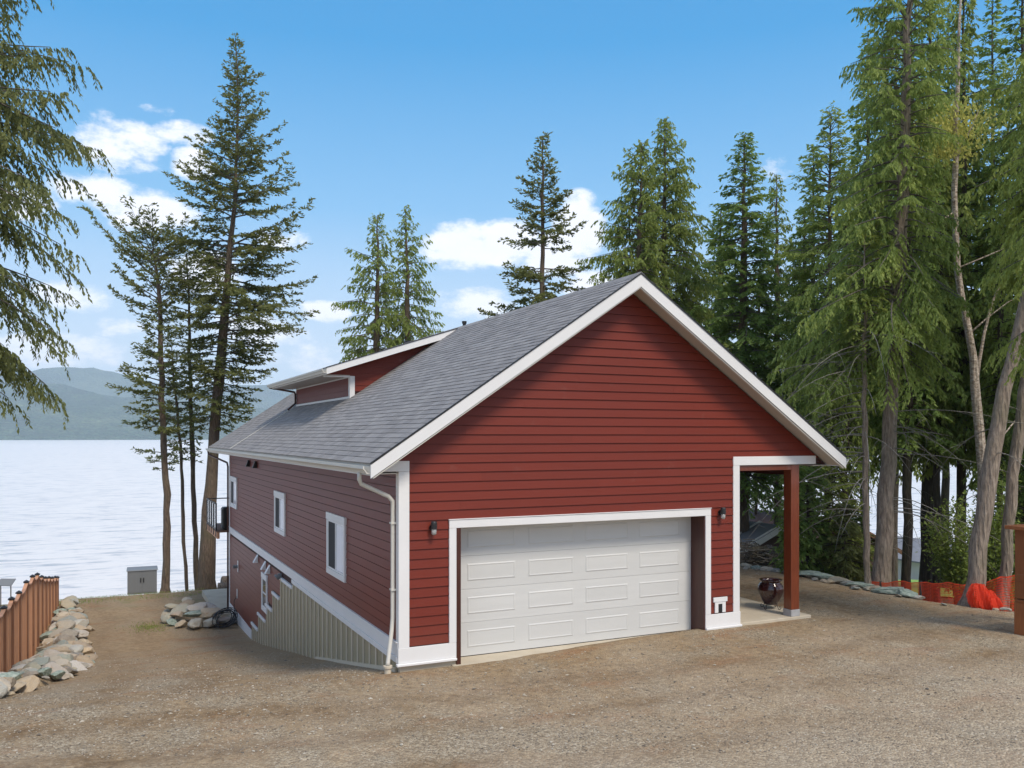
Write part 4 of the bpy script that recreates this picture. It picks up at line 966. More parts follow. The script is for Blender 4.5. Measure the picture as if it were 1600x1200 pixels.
# glazed pot on a curled iron stand
pot = empty('flower_pot', (8.64, .86, .031), 'dark brown glazed urn on a curled iron stand beside the porch post', 'pot')
m = MB(); m.lathe([(0, .10), (.13, .10), (.15, .11), (.20, .20), (.27, .34), (.295, .44), (.285, .52), (.245, .585), (.215, .61), (.215, .63), (.255, .655), (.262, .67), (.25, .68), (.215, .665), (.19, .63), (.20, .60), (.25, .50), (.26, .42), (.2, .3), (0, .25)], (0, 0, 0), 40); m.build('urn', M['ceramic'], pot, smooth=True)
pot.scale = (.93, .93, .93)
st = MB(); st.tube([(.15 * math.cos(a), .15 * math.sin(a), .115) for a in np.linspace(0, 2 * math.pi, 25)], .008, 6); st.build('stand_ring', M['iron'], pot)
for i in range(4):
    a = i * math.pi / 2 + .3; m = MB(); pl_ = []
    for (r_, z_) in ((.16, .13), (.18, .06), (.20, .012), (.235, .008), (.265, .03), (.262, .065), (.235, .075), (.22, .05)): pl_.append((r_ * math.cos(a), r_ * math.sin(a), z_))
    m.tube(pl_, .008, 6); m.build('stand_leg', M['iron'], pot, smooth=True)

# orange safety net
nP = [at(1318, 0, 23.4)[:2], at(1350, 0, 22.6)[:2], at(1400, 0, 21.5)[:2], at(1440, 0, 20.6)[:2], at(1480, 0, 20.2)[:2], at(1520, 0, 19.95)[:2], at(1560, 0, 19.5)[:2], at(1600, 0, 19.3)[:2], at(1680, 0, 18.8)[:2], at(1800, 0, 18)[:2]]
tops = [913, 912, 910, 911.7, 913, 914, 905, 897, 885, 880]; tt = [23.4, 22.6, 21.5, 20.6, 20.2, 19.95, 19.5, 19.3, 18.8, 18]
nT = [at(0, v, t)[2] for v, t in zip(tops, tt)]
def net_at(q):
    L_ = len(nP) - 1; x = q * L_; i = min(int(x), L_ - 1); f = x - i
    return nP[i][0] * (1 - f) + nP[i + 1][0] * f, nP[i][1] * (1 - f) + nP[i + 1][1] * f, nT[i] * (1 - f) + nT[i + 1] * f
net = empty('safety_fence', (0, 0, 0), 'sagging orange plastic mesh fence strung along the wood edge', 'safety fence')
NC, NR = 190, 15; grid = []
for i in range(NC + 1):
    x, y, zt_ = net_at(i / NC); zb_ = float(H(x, y)) - .02; row = []
    for j in range(NR + 1):
        q = j / NR; z_ = zb_ + (zt_ - zb_) * q; w_ = .05 * math.sin(i * .23 + q * 2) + .03 * math.sin(i * .71 + 4 * q); row.append((x + w_ * .7, y + w_ * .7, z_ + .02 * math.sin(i * .31) * q))
    grid.append(row)
m = MB()
def strip(p, q, wd, up=True):
    d = (0, 0, wd) if up else None
    if up: m.add([p, q, (q[0], q[1], q[2] + wd), (p[0], p[1], p[2] + wd)], [(0, 1, 2, 3)])
    else:
        vx, vy = up_dir; m.add([p, (p[0] + vx * wd, p[1] + vy * wd, p[2]), (q[0] + vx * wd, q[1] + vy * wd, q[2]), q], [(0, 1, 2, 3)])
for i in range(NC):
    a, b = grid[i], grid[i + 1]; L_ = math.hypot(b[0][0] - a[0][0], b[0][1] - a[0][1]) + 1e-6; up_dir = ((b[0][0] - a[0][0]) / L_, (b[0][1] - a[0][1]) / L_)
    for j in range(0, NR + 1): strip(a[j], b[j], .013 if j not in (0, NR) else .03, True)
    for j in range(NR): strip(a[j], a[j + 1], .011, False)
m.build('mesh_panel', M['net'], net)
for q in (.02, .17, .33, .79, .97):
    x, y, zt_ = net_at(q); zb_ = float(H(x, y)); s_ = MB(); s_.box(x - .02, x + .02, y - .02, y + .02, zb_ - .3, zt_ + .06); s_.build('stake', M['iron'], net)
# bunched end of the netting in front of the trunk
bn = empty('bunched_netting', (0, 0, 0), 'bunched up roll of orange netting beside the leaning grey trunk', 'netting')
for k_ in range(7):
    c_ = at(1526 + k_ * 4.5, 0, 19.2 + .05 * (k_ % 3)); m = MB(); zb_ = float(H(c_[0], c_[1])); V_ = []; nn, mm = 34, 15
    for i in range(nn):
        for j in range(mm):
            a = i / nn * 6.283; q = j / (mm - 1); r_ = (.10 + .09 * math.sin(math.pi * q)) * (1 + .28 * math.sin(5 * a + k_ + 3 * q) + .12 * math.sin(11 * a + 7 * q)); hh = .52 - .03 * k_ + .05 * math.sin(k_ * 2)
            V_.append((c_[0] + r_ * math.cos(a), c_[1] + r_ * math.sin(a) * .7, zb_ + q * hh))
    P3 = lambda i, j: V_[(i % nn) * mm + j]
    for i in range(nn):
        for j in range(mm):
            p, q = P3(i, j), P3(i + 1, j); m.add([p, q, (q[0], q[1], q[2] + .017), (p[0], p[1], p[2] + .017)], [(0, 1, 2, 3)])
            if j < mm - 1:
                p2 = P3(i, j + 1); L_ = math.hypot(q[0] - p[0], q[1] - p[1]) + 1e-6; dx_, dy_ = (q[0] - p[0]) / L_ * .015, (q[1] - p[1]) / L_ * .015
                m.add([p, (p[0] + dx_, p[1] + dy_, p[2]), (p2[0] + dx_, p2[1] + dy_, p2[2]), p2], [(0, 1, 2, 3)])
    m.build('fold', M['net'], bn)

# cedar gate frame at the right edge
gp = at(1603, 0, 16.35); gate_ = empty('entry_rail', (gp[0], gp[1], 0), 'tall orange-brown cedar post with cap board at the right edge', 'post', rz=0)
gz = float(H(gp[0], gp[1])); m = MB(); m.box(-.14, .14, -.14, .14, gz - .3, .62); m.build('lower_post', M['rail'], gate_, bevel=.006)
m = MB(); m.box(-.15, .75, -.15, .12, .622, .68); m.build('middle_rail', M['rail'], gate_, bevel=.006)
m = MB(); m.box(-.16, 1.0, -.13, .10, 1.02, 1.16); m.build('middle_rail', M['rail'], gate_, bevel=.006)
m = MB(); m.box(-.15, .12, -.10, .12, .70, 2.0); m.build('upper_post', M['rail'], gate_, bevel=.006)
m = MB(); m.box(-.30, 1.6, -.22, .22, 2.002, 2.07); m.build('cap_board', M['rail'], gate_, bevel=.006)
m = MB(); m.box(1.3, 1.55, -.1, .12, gz - .2, 2.0); m.build('upper_post', M['rail'], gate_)

# small sign panel behind the cedar fence
sg = at(9, 910, 33); z0_ = float(H(sg[0], sg[1])); sp_ = empty('solar_panel', (sg[0], sg[1], z0_), 'small grey tilted panel on thin legs beyond the cedar fence', 'panel', rz=-.5)
hgt = sg[2] - z0_; m = MB(); m.hexa([(-.3, -.12, hgt - .12), (.3, -.12, hgt - .12), (.3, .16, hgt + .1), (-.3, .16, hgt + .1)], [(-.3, -.13, hgt - .10), (.3, -.13, hgt - .10), (.3, .15, hgt + .12), (-.3, .15, hgt + .12)]); m.build('panel', M['grey'], sp_)
for x in (-.2, .2): m = MB(); m.box(x - .015, x + .015, -.015, .015, -.1, hgt - .04); m.build('leg', M['iron'], sp_)

# ------------------------------------------------------------------ neighbours
def gabled(name, label, x0, x1, y0, y1, zg, ze, zr, ridge_x, mat_w, mat_r, ov=.4):
    h_ = empty(name, ((x0 + x1) / 2, (y0 + y1) / 2, zg), label, 'house'); 
    def W(m_, nm, mt): o = m_.build(nm, mt, h_); o.location = (-h_.location.x, -h_.location.y, -h_.location.z); return o
    m = MB(); m.prism([(x0, zg - 2), (x1, zg - 2), (x1, ze), (ridge_x, zr - .05), (x0, ze)], y0, y1, 'y'); W(m, 'walls', mat_w)
    for xs in (x0, x1):
        k_ = (zr - ze) / (ridge_x - xs); xe = xs - ov if xs < ridge_x else xs + ov; zee = ze - abs(k_) * ov
        m = MB(); p = [(xe, zee), (ridge_x, zr), (ridge_x, zr + .10), (xe, zee + .10)]; m.prism(p if xs < ridge_x else p[::-1], y0 - ov, y1 + ov, 'y'); r_ = W(m, 'roof', mat_r)
        y = y0 - ov + .02
        while y < y1 + ov and name == 'cabin':
            m = MB(); p = [(xe, zee + .101), (ridge_x, zr + .101), (ridge_x, zr + .16), (xe, zee + .16)]; m.prism(p if xs < ridge_x else p[::-1], y, y + .05, 'y'); o = m.build('seam', M['cream'], r_); y += 1.15
        m = MB(); p = [(xe, zee - .12), (ridge_x, zr - .12), (ridge_x, zr + .09), (xe, zee + .09)]; m.prism(p if xs < ridge_x else p[::-1], y0 - ov - .05, y0 - ov - .002, 'y'); W(m, 'rake_board', M['cream'] if name == 'cabin' else M['cedar_dark'])
    return h_
cab = gabled('cabin', 'dark brown cabin with grey seamed roof down the slope behind the porch', 16.0, 20.6, 11.4, 21, -2.6, -.62, .36, 18.3, M['cabin'], M['metalroof'])
c2 = at(1262, 872, 42); gabled('brown_cottage', 'low dark reddish brown cottage hidden among the trees right of the porch', c2[0] - 3, c2[0] + 3.2, c2[1] - 2, c2[1] + 5, -4.2, -1.6, -.2, c2[0] + .2, M['cabin'], M['bark_dark'] and M['cabin'])
c3 = at(1478, 862, 62); gabled('grey_house', 'small pale grey house beyond the bright lawn by the lake', c3[0] - 2.5, c3[0] + 4, c3[1] - 3, c3[1] + 6, -8, -5.0, -4.0, c3[0] + .7, M['cream'], M['metalroof'])
m = MB(); L0, L1, L2, L3 = at(1270, 905, 38), at(1700, 905, 38), at(1700, 880, 60), at(1250, 880, 60)
gxl = []
NU, NV = 24, 12
for j in range(NV + 1):
    for i in range(NU + 1):
        a, b = i / NU, j / NV; x = (L0[0] * (1 - a) + L1[0] * a) * (1 - b) + (L3[0] * (1 - a) + L2[0] * a) * b; y = (L0[1] * (1 - a) + L1[1] * a) * (1 - b) + (L3[1] * (1 - a) + L2[1] * a) * b
        m.v.append((x, y, max(float(H(x, y)) + .06, WZ + .3)))
for j in range(NV):
    for i in range(NU): a = j * (NU + 1) + i; m.f.append((a, a + 1, a + NU + 2, a + NU + 1))
tag(m.build('lawn', M['lawn']), 'bright green lawn glimpsed between the trunks', kind='structure')
# firewood and brush under the eave of the cabin
br = MB(); random.seed(3)
for i in range(420):
    c_ = at(random.uniform(1151, 1235), 0, random.uniform(27.5, 29.5)); zg_ = float(H(c_[0], c_[1])) + random.uniform(0, 1.0); a = random.uniform(0, 6.28); l = random.uniform(.3, .9); e = random.uniform(-.3, .4)
    br.tube([(c_[0], c_[1], zg_), (c_[0] + l * .5 * math.cos(a), c_[1] + l * .5 * math.sin(a), zg_ + e * .3), (c_[0] + l * math.cos(a + .3), c_[1] + l * math.sin(a + .3), zg_ + e * .2)], .018, 3, False)
tag(br.build('brush_heap', M['twig']), 'tangled heap of brown branches below the cabin roof', 'brush', kind='stuff')

# ------------------------------------------------------------------ trees
def nrmz(a): return a / (np.linalg.norm(a, axis=-1, keepdims=True) + 1e-9)
def bend(path, n=14, wob=.03):
    """smooth a polyline of (x,y,z,r) into n points"""
    P = np.array(path, float); d = np.r_[0, np.cumsum(np.linalg.norm(np.diff(P[:, :3], axis=0), axis=1))]; q = np.linspace(0, d[-1], n)
    O = np.stack([np.interp(q, d, P[:, k]) for k in range(4)], 1)
    S = O.copy(); S[1:-1, :3] = (O[:-2, :3] + 2 * O[1:-1, :3] + O[2:, :3]) / 4
    S[1:-1, :2] += rng.normal(0, wob, (n - 2, 2)); return S
def leaves_mesh(name, Pb, D, Wd, Ln, Wi, tip, mat):
    """folded pointed sprays: base, two sides, tip"""
    n = len(Pb); side = nrmz(np.cross(D, Wd)); mid = Pb + D * (Ln * .45)[:, None] + Wd * 0
    V = np.stack([Pb, mid + side * (Wi * .5)[:, None] - Wd * (Wi * .12)[:, None], Pb + D * Ln[:, None], mid - side * (Wi * .5)[:, None] - Wd * (Wi * .12)[:, None]], 1).reshape(-1, 3)
    Fq_ = np.arange(n * 4).reshape(-1, 4); return np_mesh(name, V, Fq_, mat, {'tip': np.repeat(tip, 4)})
def conifer(name, label, path, crown, style='fir', nb=120, dens=1.0, leaf=.2, wid=.07, mat='fir', bark='bark', droop=None, up=None, group=None, cat='tree', gaps=.0, seed=0, limb=.035, dead=None, minr=.25, sparse_in=.25, tipc=.35, one_side=None):
    """path: trunk [(x,y,z,r)...]; crown: [(z, radius towards left of view, radius towards right)] from bottom to top"""
    global rng
    rng = np.random.default_rng(seed + 100); nb = int(nb * 1.45); dens *= 1.6; leaf *= 1.06; wid *= 1.1
    T = bend(path, 22, .02); base_ = T[0, :3].copy(); t_ = empty(name, tuple(base_), label, cat, group)
    tr = MB(); 
    # flare at the foot, slight lumps
    rad = T[:, 3] * (1 + .06 * rng.normal(size=len(T))); rad[0] *= 1.45; pts = T[:, :3] - base_; 
    pts2 = np.vstack([pts[:1] + [0, 0, -.4], pts[:1], pts[:1] + (pts[1:2] - pts[:1]) * .35, pts[1:]]); rad2 = np.r_[rad[0] * 1.25, rad[0] * 1.0, T[0, 3] * 1.08, rad[1:]]
    tr.tube([tuple(p) for p in pts2], list(rad2), 12); tr.build('trunk', M[bark], t_, smooth=True)
    zs = np.array([c_[0] for c_ in crown], float); rl = np.array([c_[1] for c_ in crown], float); rr_ = np.array([c_[2] for c_ in crown], float)
    def tpos(z): return np.stack([np.interp(z, T[:, 2], T[:, 0]), np.interp(z, T[:, 2], T[:, 1]), z * np.ones_like(z)], -1)
    PB, DD, UU, LL, TP = [], [], [], [], []
    lm = MB(); z0, z1 = zs[0], zs[-1]
    golden = 2.39996
    for b in range(nb):
        q = (b + rng.random()) / nb; z = z0 + (z1 - z0) * q
        if gaps and vnoise(z * .9, seed * 3.3, seed) < gaps: continue
        a = b * golden + rng.normal(0, .35); dirxy = np.array([math.cos(a), math.sin(a)])
        rc = dirxy[0] * _c - dirxy[1] * _s      # component to the right of view
        Rl, Rr = np.interp(z, zs, rl), np.interp(z, zs, rr_); Rm = (Rl + Rr) / 2; L_ = (Rm + (Rr - Rl) / 2 * rc) * rng.uniform(.62, 1.12)
        if vnoise(a * 2 + 9, z * .8, seed + 2) < .35: L_ *= .7
        L_ = max(L_, minr)
        if style == 'fir': e0 = np.interp(q, [0, .5, 1], [-.15, .12, .75]); c2 = np.interp(q, [0, 1], [-.10, .06]); hook = .22
        elif style == 'cedar': e0 = np.interp(q, [0, .6, 1], [-.05, .30, 1.0]); c2 = np.interp(q, [0, .8, 1], [-.75, -.40, -.1]); hook = .25
        else: e0 = np.interp(q, [0, .6, 1], [-.1, .15, .9]); c2 = np.interp(q, [0, 1], [-.35, -.15]); hook = .0
        if up is not None: e0 += up
        e0 += rng.normal(0, .16)
        ts = np.linspace(0, 1, 9); prof = lambda t: e0 * t + c2 * t * t + hook * np.clip(t - .55, 0, 1) ** 2 * 2.2
        sw = rng.normal(0, .16)
        p0 = tpos(np.array([z]))[0]
        def curve(t):
            t = np.asarray(t); x = dirxy[0] * L_ * t - dirxy[1] * sw * L_ * t * t; y = dirxy[1] * L_ * t + dirxy[0] * sw * L_ * t * t
            return np.stack([p0[0] + x, p0[1] + y, p0[2] + L_ * prof(t)], -1)
        lp = curve(ts) - base_; r0 = min(limb, .012 + .010 * L_)
        lm.tube([tuple(p) for p in lp[:8:1 if L_ > 1.5 else 2]], list(np.linspace(r0, .006, len(lp[:8:1 if L_ > 1.5 else 2]))), 4, False)
        # branchlets
        nbl = max(4, int(L_ / .15 * dens)); tb = sparse_in + (1 - sparse_in) * (np.arange(nbl) + rng.random(nbl)) / nbl; tb = np.clip(tb, .05, 1)
        o = curve(tb); d = nrmz(curve(np.clip(tb + .02, 0, 1.05)) - curve(tb)); sidev = nrmz(np.cross(d, np.array([0, 0, 1.0]))); sg_ = np.where(rng.random(nbl) < .5, 1, -1)[:, None]
        lbl = (.12 + .26 * L_ * (1 - .75 * tb)) * rng.uniform(.6, 1.25, nbl); lbl = np.minimum(lbl, 1.0)
        if style == 'cedar': bd = nrmz(d * .55 + sidev * sg_ * .7 + np.array([0, 0, -.35]) + rng.normal(0, .15, (nbl, 3)))
        else: bd = nrmz(d * .60 + sidev * sg_ * .8 + np.array([0, 0, .03 if style == 'fir' else -.25]) + rng.normal(0, .14, (nbl, 3)))
        m_ = np.maximum(2, (lbl / leaf * 5.2).astype(int)); rep = np.repeat(np.arange(nbl), m_); k = np.concatenate([np.arange(x) for x in m_]); fr = (k + rng.random(len(k))) / m_[rep]
        dr = np.zeros((len(k), 3)); dr[:, 2] = -(fr ** 2) * lbl[rep] * (.55 if style == 'cedar' else .34)
        P_ = o[rep] + bd[rep] * (lbl[rep] * fr)[:, None] + dr
        s2 = nrmz(np.cross(bd[rep], np.array([0, 0, 1.0]))) * np.where(k % 2, 1, -1)[:, None]
        if style == 'cedar': D_ = nrmz(bd[rep] * .45 + s2 * .35 + np.array([0, 0, -.85]) + rng.normal(0, .25, (len(k), 3)))
        elif style == 'fir': D_ = nrmz(bd[rep] * .9 + s2 * .55 + np.array([0, 0, -.05]) + rng.normal(0, .38, (len(k), 3)))
        else: D_ = nrmz(bd[rep] * .8 + s2 * .6 + np.array([0, 0, -.35]) + rng.normal(0, .22, (len(k), 3)))
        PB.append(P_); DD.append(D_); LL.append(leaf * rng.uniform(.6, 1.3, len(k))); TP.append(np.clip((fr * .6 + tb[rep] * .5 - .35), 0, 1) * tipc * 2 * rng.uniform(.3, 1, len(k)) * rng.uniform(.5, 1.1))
    # leader tuft
    PB = np.vstack(PB); DD = np.vstack(DD); LL = np.concatenate(LL); TP = np.concatenate(TP)
    U = nrmz(rng.normal(0, .55, DD.shape) + np.array([0, 0, 1.0])); U = nrmz(U - DD * (U * DD).sum(1, keepdims=True))
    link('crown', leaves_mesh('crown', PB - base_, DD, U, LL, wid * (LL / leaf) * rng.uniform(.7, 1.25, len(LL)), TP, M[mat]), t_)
    tag(lm.build('limbs', M['twig' if bark != 'bark_dark' else 'bark_dark'], t_), kind='stuff')
    if dead:
        zlo, zhi, nd_, ll, bias = dead; dm = MB(); 
        for i in range(nd_):
            z = rng.uniform(zlo, zhi); a = rng.uniform(0, 6.28); dx_, dy_ = math.cos(a), math.sin(a); rc = dx_ * _c - dy_ * _s
            if bias and rc * bias < -.2: dx_, dy_ = -dx_, -dy_
            L_ = ll * rng.uniform(.4, 1.1); p = tpos(np.array([z]))[0] - base_; e = rng.uniform(-.1, .25); cv = rng.uniform(.2, .75)
            dm.tube([(p[0] + dx_ * L_ * q, p[1] + dy_ * L_ * q, p[2] + L_ * (e * q - cv * q * q)) for q in (0, .15, .3, .45, .6, .75, .9, 1)], [.013, .012, .011, .009, .008, .006, .004, .002], 4, False)
            for s_ in range(3):
                q = rng.uniform(.3, .9); o_ = np.array([p[0] + dx_ * L_ * q, p[1] + dy_ * L_ * q, p[2] + L_ * (e * q - cv * q * q)]); sl = L_ * rng.uniform(.1, .3); a2 = a + rng.choice([-.8, .8])
                dm.tube([tuple(o_), (o_[0] + math.cos(a2) * sl * .5, o_[1] + math.sin(a2) * sl * .5, o_[2] - sl * .15), (o_[0] + math.cos(a2) * sl, o_[1] + math.sin(a2) * sl, o_[2] - sl * .5)], [.006, .004, .002], 3, False)
        tag(dm.build('dead_branches', M['twig_pale'], t_), kind='stuff')
    return t_, len(PB)
NLEAF = 0
def tree(name, label, t, tp, cr, **k):
    """tp: trunk [(u, v, radius m)] at depth t from the foot up; cr: crown [(v, left px, right px)] from the bottom up"""
    global NLEAF
    path = [(*at(u, v, t), r) for u, v, r in tp]; x, y, z, r = path[0]; g_ = float(H(x, y))
    if k.pop('ground', True):
        path[0] = (x, y, g_, r)
    path = [path[0]] + [p for p in path[1:] if p[2] > g_ + .5]
    s_ = t / F; crown = [(CZ + (VH - v) * s_, l * s_, r_ * s_) for v, l, r_ in cr]
    o, n_ = conifer(name, label, path, crown, **k); NLEAF += n_; return o
GL = 'firs standing at the lake edge left of the house'
tree('fir_tree', 'tallest fir at the lake edge, thick leaning trunk left of the house', 39, [(323, 918, .34), (326, 800, .29), (334, 690, .26), (345, 570, .21), (356, 430, .135), (368, 300, .09), (373, 180, .05), (368, 60, .02)],
     [(668, 25, 30), (640, 55, 60), (590, 70, 95), (540, 80, 130), (480, 90, 135), (420, 100, 128), (360, 110, 118), (300, 100, 92), (260, 80, 72), (200, 50, 55), (140, 34, 38), (100, 16, 16), (62, 5, 5)],
     style='fir', nb=190, dens=.85, leaf=.155, wid=.070, seed=1, up=.0, limb=.05, gaps=.16, sparse_in=.22)
tree('fir_tree', 'narrow fir with long upswept branches, leftmost at the lake edge', 38.5, [(258, 922, .17), (262, 800, .15), (257, 720, .14), (252, 600, .13), (250, 500, .10), (247, 430, .07), (238, 390, .03)],
     [(735, 20, 25), (700, 45, 30), (650, 80, 40), (590, 75, 45), (570, 60, 40), (530, 35, 45), (490, 75, 50), (440, 100, 60), (400, 95, 62), (370, 50, 45)],
     style='fir', nb=84, dens=1.0, leaf=.165, wid=.07, seed=2, up=.22, gaps=.26, limb=.045)
tree('fir_tree', 'thin bare-stemmed fir, second from the left at the lake edge', 41, [(292, 917, .085), (287, 820, .08), (283, 700, .07), (272, 600, .05), (268, 540, .02)], [(730, 14, 16), (690, 28, 25), (640, 30, 28), (590, 24, 24), (545, 8, 8)], style='fir', nb=30, leaf=.2, wid=.08, seed=3, gaps=.2)
tree('fir_tree', 'slim grey fir with a drooping crown close beside the tallest fir', 41.5, [(309, 916, .13), (303, 800, .12), (299, 680, .10), (296, 560, .08), (295, 470, .05), (292, 395, .02)], [(720, 18, 14), (680, 40, 25), (620, 45, 34), (560, 50, 35), (500, 46, 34), (440, 30, 24), (398, 6, 6)], style='fir', nb=62, leaf=.17, wid=.07, seed=4, gaps=.16)
# crowns rising behind the roof
tree('cedar_tree', 'left one of the two slender cedars behind the dormer roof', 42, [(590, 930, .3), (588, 600, .2), (590, 450, .1), (590, 336, .02)], [(720, 85, 70), (600, 91, 70), (560, 85, 59), (500, 70, 49), (440, 56, 40), (400, 41, 30), (370, 24, 21), (338, 6, 5)], style='cedar', nb=125, dens=.9, leaf=.14, wid=.062, mat='cedar_leaf', seed=5)
tree('cedar_tree', 'right one of the two slender cedars behind the dormer roof', 43, [(640, 930, .3), (638, 600, .2), (636, 450, .1), (634, 326, .02)], [(720, 73, 82), (600, 67, 80), (560, 61, 70), (500, 51, 63), (440, 41, 49), (400, 31, 37), (360, 17, 18), (328, 4, 4)], style='cedar', nb=125, dens=.9, leaf=.14, wid=.062, mat='cedar_leaf', seed=6)
tree('spruce_tree', 'lone dark spruce with ragged tiers in front of the white cloud', 36, [(846, 950, .25), (846, 600, .17), (847, 450, .11), (848, 300, .06), (848, 212, .015)], [(640, 80, 80), (520, 92, 70), (480, 85, 70), (430, 78, 74), (380, 60, 72), (340, 62, 48), (300, 40, 38), (260, 28, 22), (214, 4, 4)], style='fir', nb=120, dens=1.2, leaf=.15, wid=.07, mat='fir', seed=7, gaps=.10, up=-.08)
tree('cedar_tree', 'shorter cedar leaning against the tall one behind the roof peak', 35, [(990, 950, .25), (992, 600, .16), (998, 400, .1), (1003, 222, .015)], [(640, 115, 70), (520, 107, 64), (440, 97, 59), (400, 85, 54), (350, 68, 44), (300, 51, 35), (260, 31, 25), (224, 4, 4)], style='cedar', nb=180, leaf=.14, wid=.06, mat='cedar_leaf', seed=8)
tree('cedar_tree', 'tall broad cedar directly behind the roof peak', 37, [(1035, 950, .32), (1037, 600, .22), (1038, 400, .13), (1039, 188, .015)], [(640, 109, 123), (520, 97, 118), (440, 80, 108), (380, 70, 87), (330, 56, 73), (280, 41, 49), (230, 24, 28), (190, 4, 4)], style='cedar', nb=210, leaf=.14, wid=.06, mat='cedar_leaf', seed=9)
tree('cedar_tree', 'dense dark green cedar with a pointed top right of the roof peak', 33, [(1160, 940, .3), (1160, 600, .2), (1162, 400, .12), (1163, 210, .015)], [(760, 90, 80), (640, 95, 90), (520, 90, 90), (440, 76, 80), (380, 62, 70), (330, 46, 54), (290, 34, 38), (250, 24, 28), (212, 4, 4)], style='hem', nb=230, leaf=.135, wid=.062, mat='hemlock', seed=10)
tree('cedar_tree', 'thin pointed cedar between the dark cedar and the tall wood', 38, [(1216, 940, .2), (1215, 600, .14), (1214, 400, .08), (1213, 272, .012)], [(700, 50, 50), (560, 52, 50), (470, 44, 44), (400, 34, 36), (350, 22, 24), (310, 14, 16), (275, 3, 3)], style='cedar', nb=130, leaf=.14, wid=.06, mat='cedar_leaf', seed=11)
tree('fir_tree', 'bushy fir at the left end of the tall wood, behind the eave', 30, [(1296, 905, .13), (1293, 700, .11), (1294, 500, .09), (1298, 180, .02)], [(760, 70, 60), (640, 85, 70), (560, 88, 80), (470, 80, 80), (400, 74, 76), (330, 66, 72), (260, 40, 60), (175, 6, 10)], style='hem', nb=210, dens=.85, leaf=.135, wid=.058, mat='olive_leaf', seed=12, tipc=.5)
# the tall wood on the right
tree('cedar_tree', 'big straight cedar trunk nearest behind the orange fence', 22.5, [(1375, 925, .24), (1384, 780, .20), (1393, 640, .19), (1402, 470, .17), (1412, 280, .14), (1416, 100, .10), (1420, -160, .02)],
     [(560, 150, 60), (520, 185, 70), (470, 195, 90), (400, 165, 100), (330, 130, 90), (260, 120, 80), (190, 100, 80), (120, 95, 85), (60, 90, 80), (-20, 75, 60), (-150, 8, 8)], style='cedar', nb=190, dens=1.2, leaf=.115, wid=.042, mat='olive_leaf', bark='bark_grey', seed=13, sparse_in=.3, tipc=.6, dead=(1.0, 4.4, 16, 3.0, 1))
tree('fir_tree', 'thin grey pole of a fir with long bare branches, left of the big cedar trunk', 22, [(1357, 930, .085), (1352, 780, .075), (1351, 600, .062), (1350, 470, .04), (1350, 360, .012)], [(560, 40, 40), (500, 60, 50), (430, 50, 45), (365, 8, 8)], style='hem', nb=34, leaf=.14, wid=.055, mat='cedar_leaf', bark='bark_grey', seed=14, dead=(1.6, 6.4, 44, 3.0, -1))
tree('cedar_tree', 'leaning grey trunk rising from the bunched orange netting', 19.5, [(1517, 948, .20), (1533, 830, .185), (1551, 700, .165), (1575, 590, .15), (1603, 470, .13), (1640, 300, .10), (1690, 50, .05), (1700, -60, .02)],
     [(420, 60, 90), (330, 110, 100), (220, 120, 110), (100, 110, 100), (-55, 10, 10)], style='cedar', nb=110, dens=1.1, leaf=.11, wid=.040, mat='bright_leaf', bark='bark_grey', seed=15, tipc=.5, dead=(2.0, 6.0, 8, 2.2, 0))
tree('cedar_tree', 'slimmer grey trunk right of the leaning one, behind the orange mesh', 20.2, [(1564, 950, .15), (1576, 820, .13), (1584, 720, .125), (1598, 620, .12), (1625, 480, .10), (1660, 300, .07), (1690, 40, .02)], [(520, 30, 50), (430, 70, 80), (300, 90, 90), (150, 70, 70), (45, 8, 8)], style='cedar', nb=80, dens=1.1, leaf=.11, wid=.040, mat='cedar_leaf', bark='bark_grey', seed=16, tipc=.5)
def wood(label, t, u, vtop, vb, rl_, rr_, trunk=.2, **k):
    kw = dict(style='hem', nb=180, leaf=.15, wid=.066, mat='hemlock', bark='bark_dark', tipc=.4); kw.update(k)
    n_ = 7; cr = []
    for i in range(n_):
        q = i / (n_ - 1); v = vb + (vtop - vb) * q; w_ = (1 - q) ** .75 * (.75 + .25 * min(1, q * 4)); cr.append((v, max(5, rl_ * w_), max(5, rr_ * w_)))
    return tree(kw.pop('name', 'hemlock_tree'), label, t, [(u, 905, trunk), (u + 3, 700, trunk * .85), (u + 6, 450, trunk * .6), (u + 6, vtop, .02)], cr, **kw)
wood('dark trunk with a dense crown just right of the big cedar', 27, 1416, 20, 690, 100, 90, .15, seed=20, dead=(.5, 5, 10, 2.4, 0))
wood('thick dark trunk standing in front of the bright lawn', 29, 1447, -60, 700, 110, 110, .23, seed=21, nb=210)
wood('dense hemlock behind the pale peeling trunk', 28, 1500, -40, 700, 110, 105, .17, seed=22, nb=210, mat='cedar_leaf', style='cedar')
wood('dark hemlock at the far right behind the slim trunks', 27, 1592, -80, 740, 120, 110, .18, seed=23, nb=210)
wood('tall hemlock deep in the wood, left of the big cedar', 36, 1350, 60, 690, 90, 85, .2, seed=24, nb=170, leaf=.2, wid=.10)
wood('background hemlock between the big cedar and the dark trunk', 40, 1395, 30, 690, 100, 100, .2, seed=25, nb=170, leaf=.22, wid=.11)
wood('background hemlock behind the thick dark trunk', 42, 1475, 10, 690, 110, 110, .2, seed=26, nb=170, leaf=.22, wid=.11)
wood('background hemlock behind the leaning trunk', 40, 1545, 0, 700, 110, 110, .2, seed=27, nb=170, leaf=.22, wid=.11)
wood('background fir behind the thin grey pole', 44, 1265, 230, 690, 85, 85, .2, seed=28, nb=130, leaf=.22, wid=.11)
wood('background hemlock seen over the porch beam', 40, 1120, 330, 700, 75, 75, .2, seed=29, nb=120, leaf=.22, wid=.11)
